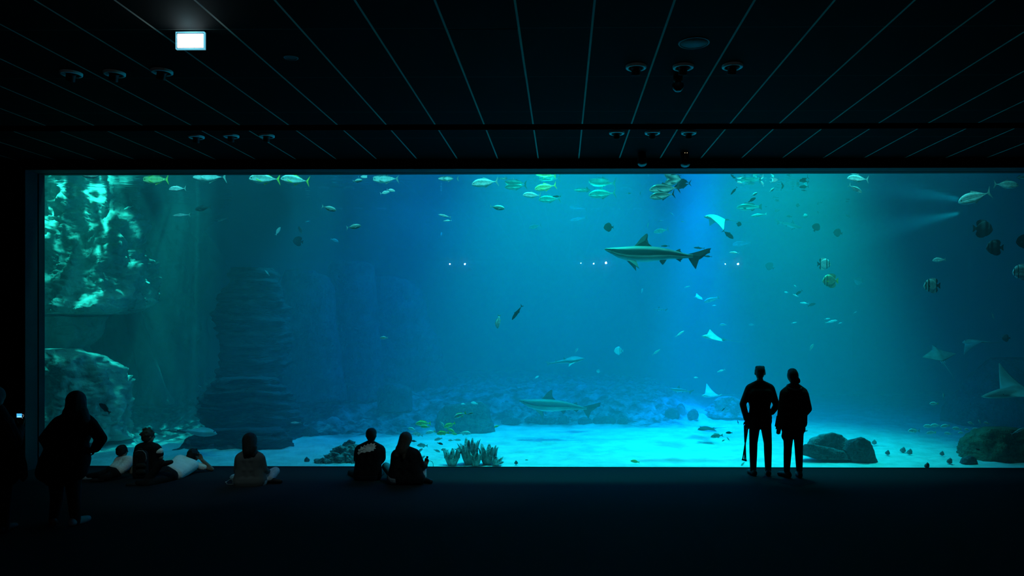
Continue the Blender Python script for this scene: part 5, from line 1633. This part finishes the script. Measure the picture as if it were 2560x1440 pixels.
# folded tripod hanging from his hand
t = empty('tripod', q(1866, 1062), 'thin folded black tripod hanging from the standing man\'s left hand', 'tripod')
def tr(p): return Vector(p) - t.location
for a, b in [((1861.5, 1066, -.02), (1864.5, 1149, .02)), ((1869.5, 1066, 0), (1857, 1147, .02)), ((1866, 1066, .03), (1861, 1148, .05))]:
    A, B = q(*a), q(*b)
    M_ = A + (B - A) * 0.48
    lg = tube('leg', [tr(A), tr(M_), tr(M_ + (B - A) * .001), tr(B)], [0.014, 0.014, 0.010, 0.009], m_can, t, 10)
    tube('rubber_foot', [tr(B), tr(B + (B - A).normalized() * 0.025)], [0.014, 0.016], m_can, lg, 8)
tube('head_plate', [tr(q(1860, 1065)), tr(q(1872, 1065))], 0.016, m_can, t, 10)
tube('wrist_cord', [tr(q(1866, 1052)), tr(q(1865.6, 1058)), tr(q(1866, 1065))], 0.004, m_strap, t, 6)

# ---- 2: woman beside him
Q0 = 11.58
D = dict(head=q(1982, 941), neck=(q(1984, 956), q(1984, 966)), s=0.95,
  torso=torso([(q(1968, 986), q(2003, 986), 0.100), (q(1965.5, 1020), q(2001, 1020), 0.104), (q(1964, 1056), q(2000, 1056), 0.106)]) +
        [('c', q(1984, 966), 0.07, q(1964, 980), 0.064), ('c', q(1986, 966), 0.07, q(2008, 980), 0.064)],
  hips=[('c', q(1970, 1072), 0.100, q(1997, 1072), 0.100), ('c', q(1969, 1085), 0.09, q(1967, 1090), 0.082)],
  arms=[(q(1961, 984), q(1955, 1026, -.03), q(1950, 1064, .02)), (q(2010, 986), q(2019, 1022, -.02), q(2006, 1041, .10))],
  armr=(0.066, 0.056, 0.036), hands=[(-0.25, 0.1, -1), (-1, 0.6, -0.1)],
  legs=[(q(1971, 1080), q(1969.5, 1120), q(1967, 1176)), (q(1996, 1080), q(1997, 1122), q(1998.5, 1176))], legr=(0.084, 0.064, 0.046),
  toes=[(-0.55, 1, 0), (0.1, 1, 0)], curl=0.7, top=DRK, bottom=BLK, topname='coat',
  shirt_extra=[('c', q(2012, 1050), 0.03, q(2013, 1063, -.02), 0.022)],
  hair=[('e', q(1982, 939, -.02), (0.088, 0.104, 0.110)), ('e', q(1984, 946, -.03), (0.078, 0.085, 0.085)), ('e', q(1981, 930), (0.074, 0.088, 0.062)), ('e', q(1994, 952, -.05), (0.044, 0.046, 0.050)), ('e', q(1984, 950, -.03), (0.07, 0.06, 0.06))])
w2 = person('woman standing beside the man in a dark hip-length coat, hair in a low bun', PF(1984, 1191), D)
pts = []
for k in range(17):
    a = 2 * PI * k / 16
    c = q(1985, 968)
    pts.append(c + Vector((0.105 * math.cos(a), 0.115 * math.sin(a) - 0.012, 0.035 * math.sin(a) + 0.004)) - w2.location)
tube('hood_edge', pts, 0.016, mat('grey_green_trim', (0.10, 0.12, 0.11), 0.9), w2, 8)
# bag at her hip
b0 = empty('handbag', q(1942, 1053), 'dark soft handbag hanging between the standing couple', 'bag')
bm = bmesh.new()
V = [bm.verts.new(Vector(p) - b0.location) for p in [q(1936, 1069, -.05), q(1953, 1072, -.05), q(1953, 1072, .06), q(1936, 1069, .06), q(1942, 1036, -.03), q(1953, 1034, -.03), q(1953, 1034, .04), q(1942, 1036, .04)]]
for f in [(0, 1, 2, 3), (4, 5, 6, 7), (0, 1, 5, 4), (1, 2, 6, 5), (2, 3, 7, 6), (3, 0, 4, 7)]: bm.faces.new([V[k] for k in f])
bmesh.ops.bevel(bm, geom=bm.edges[:], offset=0.02, segments=3, affect='EDGES')
bm_obj('bag_body', bm, DRK, b0, True)
tube('strap', [Vector(p) - b0.location for p in [q(1944, 1037), q(1945, 1028), q(1951, 1025), q(1953, 1034)]], 0.008, m_strap, b0, 6)

# ---- 3: long-haired woman in the left foreground
Q0 = 8.78
D = dict(head=q(190, 1003), neck=(q(190, 1024), q(190, 1038)), s=1.0,
  torso=torso([(q(156, 1064), q(210, 1062), 0.125), (q(146, 1104), q(198, 1104), 0.100), (q(128, 1150), q(198, 1148), 0.122), (q(117, 1180), q(192, 1176), 0.118)]) +
        [('c', q(186, 1034), 0.07, q(148, 1058), 0.075), ('c', q(194, 1034), 0.07, q(222, 1056), 0.072), ('c', q(120, 1185), 0.10, q(128, 1199), 0.075)],
  hips=[('c', q(142, 1185), 0.11, q(182, 1185), 0.11)],
  arms=[(q(142, 1062), q(113, 1096, -.05), q(128, 1128, .05)), (q(226, 1060), q(252.5, 1097, -.05), q(238, 1122, .02))],
  armr=(0.066, 0.054, 0.038), hands=[(0.6, 0.4, -0.4), (-0.9, 0.3, -0.3)],
  legs=[(q(142, 1190), q(143, 1245), q(134, 1304)), (q(182, 1190), q(185, 1245), q(190, 1304))], legr=(0.094, 0.068, 0.046),
  toes=[(-0.6, 1, 0), (0.25, 1, 0)], shoes=[mat('brown_shoe', (0.10, 0.05, 0.04), 0.6), SHOEP], top=BLK, bottom=DRB, topname='coat',
  hair=[('e', q(190, 1001, -.01), (0.108, 0.118, 0.122)), ('c', q(190, 1008, -.03), 0.112, q(189, 1040, -.05), 0.122), ('c', q(178, 1030, -.04), 0.09, q(170, 1052, -.06), 0.085), ('c', q(200, 1030, -.04), 0.09, q(208, 1050, -.06), 0.080)])
person('woman with long dark hair and black coat standing in the left foreground, elbows out', PF(165, 1317), D)

# ---- 4: person at the left edge holding a camera
Q0 = 8.45
D = dict(head=q(-10, 993), neck=(q(-10, 1014), q(-10, 1026)), s=1.0,
  torso=torso([(q(-40, 1060), q(4, 1060), 0.120), (q(-36, 1110), q(10, 1110), 0.125), (q(-32, 1160), q(18, 1160), 0.125), (q(-30, 1190), q(18, 1190), 0.118)]) +
        [('c', q(-14, 1024), 0.07, q(-44, 1050), 0.07), ('c', q(-6, 1024), 0.07, q(12, 1052), 0.066)],
  hips=[('c', q(-25, 1195), 0.105, q(10, 1195), 0.105)],
  arms=[(q(-46, 1056), q(-40, 1100, .12), q(20, 1068, .30)), (q(18, 1064), q(40, 1104, .10), q(51, 1068, .38))],
  armr=(0.066, 0.054, 0.034), hands=[(0.9, 0.1, 0.6), (0.1, 0.1, 1)],
  legs=[(q(-26, 1200), q(-26, 1265), q(-28, 1326)), (q(8, 1200), q(10, 1265), q(10, 1326))], legr=(0.094, 0.068, 0.048), top=BLK, bottom=DRB, topname='coat',
  hair=[('e', q(-11, 989, -.01), (0.092, 0.110, 0.112)), ('e', q(-12, 1000, -.05), (0.075, 0.07, 0.09))], hairm=HAIRB)
person('person in a dark coat at the left picture edge, holding up a small camera', PF(-8, 1337), D)
cm = empty('compact_camera', P(51, 1039, 8.72), 'small camera with glowing blue screen held up at the left picture edge', 'camera')
box('camera_body', -0.052, 0.052, 0.0, 0.028, -0.036, 0.034, m_can, cm, 0.004)
m_scr = mat('lit_blue_screen', (0.1, 0.3, 0.5), 0.4, 0.02, 4, emit=(0.06, 0.45, 1.0), estr=1.25)
scr = box('screen', -0.044, 0.018, -0.002, 0.0, -0.022, 0.024, m_scr, cm)
box('bright_image_strip', -0.036, 0.014, -0.003, -0.002, -0.020, -0.008, mat('lit_screen_strip', (0.6, 0.9, 1), 0.4, emit=(0.45, 0.95, 1.0), estr=1.0), scr)
m_btn = mat('small_lit_button', (0.6, 0.5, 0.5), 0.4, emit=(0.8, 0.85, 0.8), estr=0.35)
for x, z in [(0.030, 0.014), (0.040, 0.004), (0.036, -0.010), (0.024, -0.028)]:
    bm = bmesh.new(); bmesh.ops.create_icosphere(bm, subdivisions=1, radius=0.0045)
    bm_obj('button', bm, m_btn, cm, True, loc=(x, -0.002, z))
lathe('lens_barrel', [(0.030, 0), (0.030, 0.03), (0.026, 0.034), (0.0, 0.034)], m_can, cm, 20, loc=(0, 0.028, 0)).rotation_euler = (-PI / 2, 0, 0)
sb = empty('shoulder_bag', P(55, 1165, 8.35), 'limp dark bag hanging from the person at the left picture edge', 'bag')
blob('bag_body', [('c', P(48, 1130, 8.40), 0.045, P(53, 1165, 8.38), 0.060), ('c', P(53, 1165, 8.38), 0.060, P(58, 1190, 8.36), 0.048), ('c', P(58, 1190, 8.36), 0.045, P(58, 1200, 8.36), 0.022)], BLK, sb, 0.012, 3)
tube('strap', [Vector(p) - sb.location for p in [P(47, 1128, 8.40), P(38, 1090, 8.28), P(22, 1060, 8.30), P(8, 1044, 8.40)]], 0.010, m_strap, sb, 6)

# ---- 5: child lying on the left
Q0 = 11.52
D = dict(head=q(305, 1127, .05), hs=0.86, s=0.72, yaw=-0.6, neck=(q(308, 1138, .03), q(311, 1145, 0)),
  torso=torso([(q(300, 1152, .05), q(322, 1152, -.02), 0.078), (q(294, 1163, -.03), q(312, 1166, -.10), 0.074), (q(284, 1172, -.12), q(300, 1176, -.2), 0.072)]),
  hips=[('c', q(276, 1177, -.14), 0.078, q(290, 1182, -.24), 0.078)],
  arms=[(q(298, 1150, .08), q(303, 1166, .22), q(316, 1176, .28)), (q(324, 1151, 0), q(328, 1165, -.02), q(328, 1182, -.02))], armr=(0.056, 0.046, 0.034), sleeve=0.6,
  hands=[(1, 0.4, 0), (0.6, 0.6, -0.1)],
  legs=[(q(274, 1179, -.15), q(246, 1187, -.3), q(222, 1190, -.33)), (q(284, 1184, -.22), q(268, 1192, -.35), q(252, 1195, -.38))], legr=(0.088, 0.066, 0.050),
  toes=[(-1, -0.2, 0), (-1, -0.3, 0)], floorfeet=[False, False], shoes=[SHOEP, SHOE], top=WHT, bottom=BLK,
  hair=[('e', q(304, 1124, .045), (0.080, 0.092, 0.080)), ('e', q(302, 1130, .02), (0.074, 0.075, 0.065)), *tousle(q(304, 1125, .04), 0.074, 22, 6, 0.022)])
person('child lying on the floor in a white T-shirt, propped up beside the black-coated woman', PF(290, 1190), D)

# ---- 6: boy sitting up, with a bag before him
Q0 = 11.93
D = dict(head=q(371, 1090), hs=0.95, s=0.82, yaw=-0.7, neck=(q(371, 1104), q(371, 1112)),
  torso=torso([(q(354, 1120), q(387, 1121), 0.082), (q(356, 1145), q(386, 1147), 0.080), (q(354, 1168), q(388, 1168), 0.092)]) +
        [('c', q(370, 1110), 0.05, q(349, 1117), 0.048), ('c', q(372, 1110), 0.05, q(392, 1118), 0.048)],
  hips=[('c', q(354, 1172), 0.095, q(390, 1172), 0.095)],
  arms=[(q(347, 1119), q(340, 1146, .02), q(352, 1166, .15)), (q(394, 1121), q(403, 1144, 0), q(386, 1158, .12))], armr=(0.060, 0.050, 0.036), sleeve=0.62,
  hands=[(0.6, 0.4, -0.3), (-1, 0.4, -0.3)],
  legs=[(q(355, 1174, .05), q(330, 1174, .32), q(370, 1180, .40)), (q(389, 1174, .05), q(412, 1174, .30), q(380, 1180, .38))], legr=(0.088, 0.066, 0.048),
  toes=[(1, 0.3, 0), (-1, 0.3, 0)], top=BLK, bottom=BLK,
  hair=[('e', q(370, 1085), (0.094, 0.104, 0.088)), ('e', q(366, 1094, -.02), (0.076, 0.085, 0.075)), *tousle(q(370, 1086), 0.088, 26, 5, 0.030)], hairm=HAIRB)
b = person('boy with thick hair sitting on the floor in a dark T-shirt, seen behind a backpack', PF(371, 1180), D)
blob('sleeve_band', [('c', q(387, 1131, -.01), 0.058, q(400, 1128, -.01), 0.054)], WHT, b, 0.008, 3)
# backpack
Q0 = 11.42
bp_ = empty('backpack', PF(350, 1198), 'dark rounded backpack with grey piping standing before the sitting boy', 'backpack')
pk = blob('pack_body', [('c', q(343, 1138), 0.062, q(358, 1136), 0.068), ('c', q(343, 1138), 0.062, q(344, 1186), 0.075), ('c', q(358, 1136), 0.068, q(358, 1186), 0.078), ('c', q(344, 1186), 0.075, q(358, 1186), 0.078)], BLK, bp_, 0.012, 4)
m_pipe = mat('grey_piping', (0.22, 0.22, 0.22), 0.7, 0.2, 20)
def rel(l, o): return [Vector(p) - o.location for p in l]
tube('piping', rel([q(337, 1130, -.055), q(346, 1126, -.07), q(357, 1127, -.07), q(364, 1134, -.06), q(366, 1146, -.055), q(364, 1156, -.055)], bp_), 0.006, m_pipe, pk, 6)
tube('carry_handle', rel([q(346, 1127), q(348, 1122), q(354, 1122), q(356, 1127)], bp_), 0.008, m_strap, bp_, 6)
blob('front_pocket', [('c', q(346, 1164, -.07), 0.040, q(357, 1164, -.07), 0.042), ('c', q(346, 1180, -.07), 0.042, q(357, 1180, -.07), 0.042)], DRK, bp_, 0.010, 3)

# ---- 7: boy lying in a white T-shirt, head on hand
Q0 = 11.6
D = dict(head=q(484, 1137, .30), hs=0.94, s=0.86, yaw=-0.5, neck=(q(480, 1149, .26), q(472, 1156, .2)),
  torso=torso([(q(450, 1153, .18), q(478, 1164, .16), 0.100), (q(438, 1165, -.02), q(460, 1176, -.02), 0.098), (q(426, 1176, -.2), q(444, 1186, -.2), 0.092)]),
  hips=[('c', q(412, 1180, -.3), 0.098, q(428, 1190, -.32), 0.098), ('c', q(412, 1182, -.3), 0.098, q(395, 1194, -.45), 0.09)],
  arms=[(q(452, 1152, .22), q(466, 1172, .40), q(492, 1176, .42)), (q(484, 1162, .24), q(530, 1173, .36), q(505, 1150, .30))], armr=(0.058, 0.044, 0.033), sleeve=0.55,
  hands=[(1, 0.3, 0), (-0.4, 0, 1)], curl=0.9,
  legs=[(q(404, 1188, -.38), q(366, 1205, -.62), q(404, 1156, -.60)), (q(418, 1194, -.40), q(372, 1210, -.68), q(346, 1207, -.70))], legr=(0.096, 0.072, 0.050),
  toes=[(1, 0.1, 0.25), (-1, -0.2, 0)], floorfeet=[False, False], top=WHT, bottom=BLK,
  shirt_extra=[('c', q(446, 1158, .1), 0.08, q(468, 1168, .1), 0.09)],
  hair=[('e', q(482, 1134, .29), (0.088, 0.098, 0.088)), ('e', q(478, 1141, .26), (0.078, 0.078, 0.075)), *tousle(q(482, 1135, .28), 0.080, 22, 7, 0.024)])
person('boy lying on his side in a white T-shirt, head propped on his hand', PF(430, 1205), D)

# ---- 8: woman sitting alone with long hair
Q0 = 10.98
D = dict(head=q(624, 1103), neck=(q(624, 1122), q(624, 1132)), s=0.96, pitch=-0.15,
  torso=torso([(q(606, 1148), q(644, 1147), 0.096), (q(608, 1172), q(642, 1172), 0.094), (q(602, 1200), q(648, 1200), 0.108)]) +
        [('c', q(622, 1130), 0.06, q(600, 1143), 0.06), ('c', q(626, 1130), 0.06, q(649, 1142), 0.06)],
  hips=[('c', q(602, 1204), 0.112, q(648, 1204), 0.112)],
  arms=[(q(598, 1147), q(594, 1176, .05), q(606, 1188, .28)), (q(652, 1146), q(659, 1174, .03), q(671, 1182, .22))], armr=(0.058, 0.048, 0.033), hands=[(0.8, 0.6, 0), (0.8, 0.4, -0.2)],
  legs=[(q(606, 1206, .05), q(585, 1196, .50), q(640, 1200, .55)), (q(648, 1204, .05), q(688, 1178, .30), q(676, 1196, .10))], legr=(0.094, 0.068, 0.050),
  toes=[(1, 0.2, 0), (1, -0.1, 0)], floorfeet=[True, True], top=GRY, bottom=JEAN, shirt_extra=[('c', q(604, 1204, -.015), 0.116, q(645, 1203, -.015), 0.116)],
  hair=[('e', q(624, 1100, -.005), (0.108, 0.115, 0.115)), ('c', q(624, 1104, -.02), 0.108, q(623, 1126, -.06), 0.098), ('c', q(616, 1120, -.06), 0.06, q(614, 1140, -.085), 0.035), ('c', q(634, 1120, -.06), 0.055, q(634, 1138, -.085), 0.028)], hairm=HAIR_M)
person('woman with long hair sitting cross-legged alone, pale jeans showing at her right', PF(628, 1219), D)
sb = empty('small_bag', PF(580, 1212), 'dark flat bag with a looped strap lying left of the lone sitting woman', 'bag')
blob('bag_body', [('c', PF(592, 1214) + Vector((0, 0, .04)), 0.04, PF(606, 1216) + Vector((0, 0, .04)), 0.04), ('c', PF(592, 1214) + Vector((0, 0, .08)), 0.03, PF(604, 1214) + Vector((0, 0, .08)), 0.03)], BLK, sb, 0.01, 3)
pts = [PF(x, y) + Vector((0, 0, z)) for x, y, z in [(596, 1204, .06), (584, 1204, .05), (572, 1204, .02), (565, 1208, .012), (568, 1213, .012), (580, 1213, .012), (592, 1212, .03)]]
st = tube('strap', rel(pts, sb), 0.008, mat('grey_strap', (0.12, 0.14, 0.14), 0.6), sb, 6)
bm = bmesh.new(); bmesh.ops.create_icosphere(bm, subdivisions=1, radius=0.014)
bm_obj('buckle', bm, mat('pale_buckle', (0.5, 0.55, 0.5), 0.3), st, True, loc=PF(565, 1208) + Vector((0, 0, .014)) - sb.location)

# ---- 9: man of the seated couple
Q0 = 11.34
D = dict(head=q(928, 1088), neck=(q(927, 1104), q(926, 1114)), s=0.98, pitch=-0.1, yaw=-0.15,
  torso=torso([(q(906, 1130), q(943, 1130), 0.100), (q(904, 1156), q(938, 1156), 0.096), (q(902, 1184), q(936, 1184), 0.110)]) +
        [('c', q(924, 1110), 0.058, q(899, 1122), 0.060), ('c', q(928, 1110), 0.058, q(951, 1122), 0.060)],
  hips=[('c', q(902, 1188), 0.112, q(936, 1188), 0.112)],
  arms=[(q(897, 1126), q(893, 1154, .05), q(905, 1168, .28)), (q(953, 1126), q(955, 1152, .05), q(944, 1166, .30))], sleeve=0.75, hands=[(0.8, 0.7, 0), (-0.8, 0.7, 0)],
  legs=[(q(906, 1190, .05), q(880, 1182, .40), q(926, 1186, .50)), (q(934, 1190, .05), q(950, 1184, .40), q(926, 1190, .50))], legr=(0.094, 0.070, 0.050),
  toes=[(1, 0.3, 0), (-1, 0.3, 0)], top=BLK, bottom=DRB,
  hair=[('e', q(928, 1083, -.01), (0.084, 0.102, 0.086)), ('e', q(928, 1091, -.04), (0.076, 0.066, 0.075))])
mn = person('man sitting on the floor in black T-shirt, white feathered splash on its back', PF(920, 1206), D)
sh = [c for c in mn.children if c.name.startswith('shirt')][0]
bv = BVHTree.FromPolygons([v.co.copy() for v in sh.data.vertices], [tuple(p.vertices) for p in sh.data.polygons])
out = [(896, 1137), (893, 1132), (897, 1130), (895, 1124), (901, 1122), (902, 1116), (907, 1118), (911, 1112), (915, 1114), (919, 1109), (923, 1111), (928, 1107), (931, 1110), (938, 1108), (936, 1113), (941, 1114), (937, 1118), (940, 1121), (934, 1123), (935, 1127), (928, 1127), (925, 1130), (917, 1129), (912, 1132), (904, 1131)]
ctr = (916, 1120)
V = []
NR = 8
for k in range(NR + 1):
    for (x, y) in out:
        f = k / NR
        xx, yy = ctr[0] + (x - ctr[0]) * f, ctr[1] + (y - ctr[1]) * f
        a = q(xx, yy, -0.5)
        dirv = (a - Vector((0, 0, CAMZ))).normalized()
        hit = bv.ray_cast(a - mn.location, dirv)
        V.append((hit[0] if hit[0] else q(xx, yy, -0.1) - mn.location) - dirv * 0.005)
n = len(out)
Fc = [(k * n + i, k * n + (i + 1) % n, (k + 1) * n + (i + 1) % n, (k + 1) * n + i) for k in range(NR) for i in range(n)]
o = mesh_obj('shirt_print', V, Fc, mat('white_shirt_print', (0.78, 0.84, 0.84), 0.8, 0.2, 30), mn)
o['label'] = 'white feathered splash printed on the shirt back'

# ---- 10: woman of the seated couple
Q0 = 11.04
D = dict(head=q(1014, 1101), neck=(q(1013, 1118), q(1013, 1127)), s=0.95, yaw=-0.3, pitch=-0.1,
  torso=torso([(q(994, 1140), q(1032, 1138), 0.098), (q(993, 1166), q(1035, 1166), 0.104), (q(988, 1190), q(1040, 1190), 0.112)]) +
        [('c', q(1012, 1124), 0.06, q(990, 1134), 0.058), ('c', q(1016, 1124), 0.06, q(1038, 1132), 0.058)],
  hips=[('c', q(986, 1194), 0.112, q(1040, 1194), 0.112)],
  arms=[(q(989, 1138), q(984, 1168, .02), q(1000, 1178, .25)), (q(1041, 1136), q(1053, 1161, .02), q(1063, 1166, .24))], hands=[(0.8, 0.6, 0), (0.25, 0.1, 1)], curl=1.0,
  legs=[(q(992, 1196, .05), q(965, 1166, .36), q(1000, 1190, .52)), (q(1036, 1196, .05), q(1055, 1168, .36), q(1058, 1192, .12))], legr=(0.094, 0.066, 0.050),
  toes=[(1, 0.3, 0), (0.6, -0.4, 0)], top=BLK, bottom=JEAN, topname='jacket',
  shirt_extra=[('c', q(1000, 1196, -.02), 0.10, q(1046, 1196, -.02), 0.10)],
  hair=[('e', q(1014, 1097, -.005), (0.100, 0.112, 0.110)), ('c', q(1012, 1102, -.03), 0.096, q(1004, 1126, -.07), 0.088), ('c', q(1000, 1122, -.07), 0.07, q(992, 1138, -.10), 0.045), ('c', q(1010, 1126, -.08), 0.05, q(1009, 1146, -.11), 0.025)], hairm=HAIRB)
person('woman sitting beside the man with the printed shirt, long brown hair, hand raised', PF(1015, 1208), D)
ph = empty('mobile_phone', P(1066, 1152, 11.40), 'dark phone held upright by the sitting woman, thin cord looping off it', 'phone')
bm = bmesh.new(); add_box(bm, -0.016, 0.016, -0.006, 0.006, -0.07, 0.075, 0.004)
x = bm_obj('phone_body', bm, m_can, ph); x.rotation_euler = (0, 0.22, 0)
tube('cord', rel([P(1068, 1156, 11.40), P(1074, 1152, 11.40), P(1080, 1154, 11.40), P(1083, 1160, 11.40), P(1083, 1168, 11.40)], ph), 0.0035, m_strap, ph, 6)
# ================================================================== LIGHT
BLUE = (0.0, 0.34, 1.0)
CYAN = (0.0, 1.0, 0.85)
TEAL = (0.03, 1.0, 0.74)
LZ = 7.6
lamp('AREA', 'tank_lamp_wide', (0.0, 17.8, 6.6), (0.0, 18.0, 0), 880, BLUE, shape='RECTANGLE', size=9.0, size_y=3.5)
lamp('SPOT', 'tank_lamp_blue', (3.2, 17.5, LZ), (3.4, 18.0, 0), 12500, (0.0, 0.25, 1.0), spot_size=math.radians(31), spot_blend=1.0, shadow_soft_size=0.3)
lamp('SPOT', 'tank_lamp_sand', (4.2, 14.4, 10.0), (4.2, 14.9, 0), 6300, CYAN, spot_size=math.radians(48), spot_blend=0.9, shadow_soft_size=0.2)
lamp('SPOT', 'tank_lamp_front', (0.0, 13.6, 10.0), (0.0, 14.2, 0), 5600, CYAN, spot_size=math.radians(52), spot_blend=0.9, shadow_soft_size=0.2)
lamp('AREA', 'tank_lamp_strip', (-0.5, 12.62, 6.4), (-0.5, 14.0, 2.2), 340, (0.07, 0.95, 0.95), shape='RECTANGLE', size=15.6, size_y=0.25)
l = lamp('SPOT', 'tank_lamp_left', (-8.8, 13.0, LZ), (-9.9, 15.2, 2.4), 1450, TEAL, spot_size=math.radians(44), spot_blend=0.4, shadow_soft_size=0.03)
gobo(l, 8.0, 0.50, 0.78, 5.0)
l = lamp('SPOT', 'tank_lamp_left_floor', (-8.6, 17.3, LZ), (-9.1, 16.3, 0), 1700, TEAL, spot_size=math.radians(28), spot_blend=0.5, shadow_soft_size=0.03)
gobo(l, 22.0, 0.52, 0.68, 6.0)
lamp('SPOT', 'tank_lamp_pillar', (-4.9, 16.6, LZ), (-6.4, 16.2, 1.5), 900, (0.0, 0.75, 1.0), spot_size=math.radians(30), spot_blend=0.8, shadow_soft_size=0.1)
# thin shafts
lamp('SPOT', 'tank_lamp_shaft', P(742, 300, 17.0), P(738, 700, 17.2), 600, (0.0, 0.9, 0.9), spot_size=math.radians(7), spot_blend=0.6, shadow_soft_size=0.05)
lamp('SPOT', 'tank_lamp_shaft_slanted', P(1420, 250, 16.0), P(1230, 800, 17.0), 700, (0.0, 0.7, 0.9), spot_size=math.radians(9), spot_blend=0.8, shadow_soft_size=0.05)
lamp('SPOT', 'tank_lamp_side_beam', P(2400, 532, 17.0), P(1900, 640, 17.6), 450, (0.0, 0.9, 1.0), spot_size=math.radians(24), spot_blend=0.7, shadow_soft_size=0.05)
# added fill spots, set inside unlit gimbal cans to light the sitters' backs
for (x, tx) in ((-4.7, -5.6), (0.77, -2.2)):
    lamp('SPOT', 'added_fill_spot', (x, 7.66, CE - 0.10), (tx, 11.3, 0.3), 130, (0.55, 0.97, 1.0), spot_size=math.radians(44), spot_blend=1.0, shadow_soft_size=0.0)
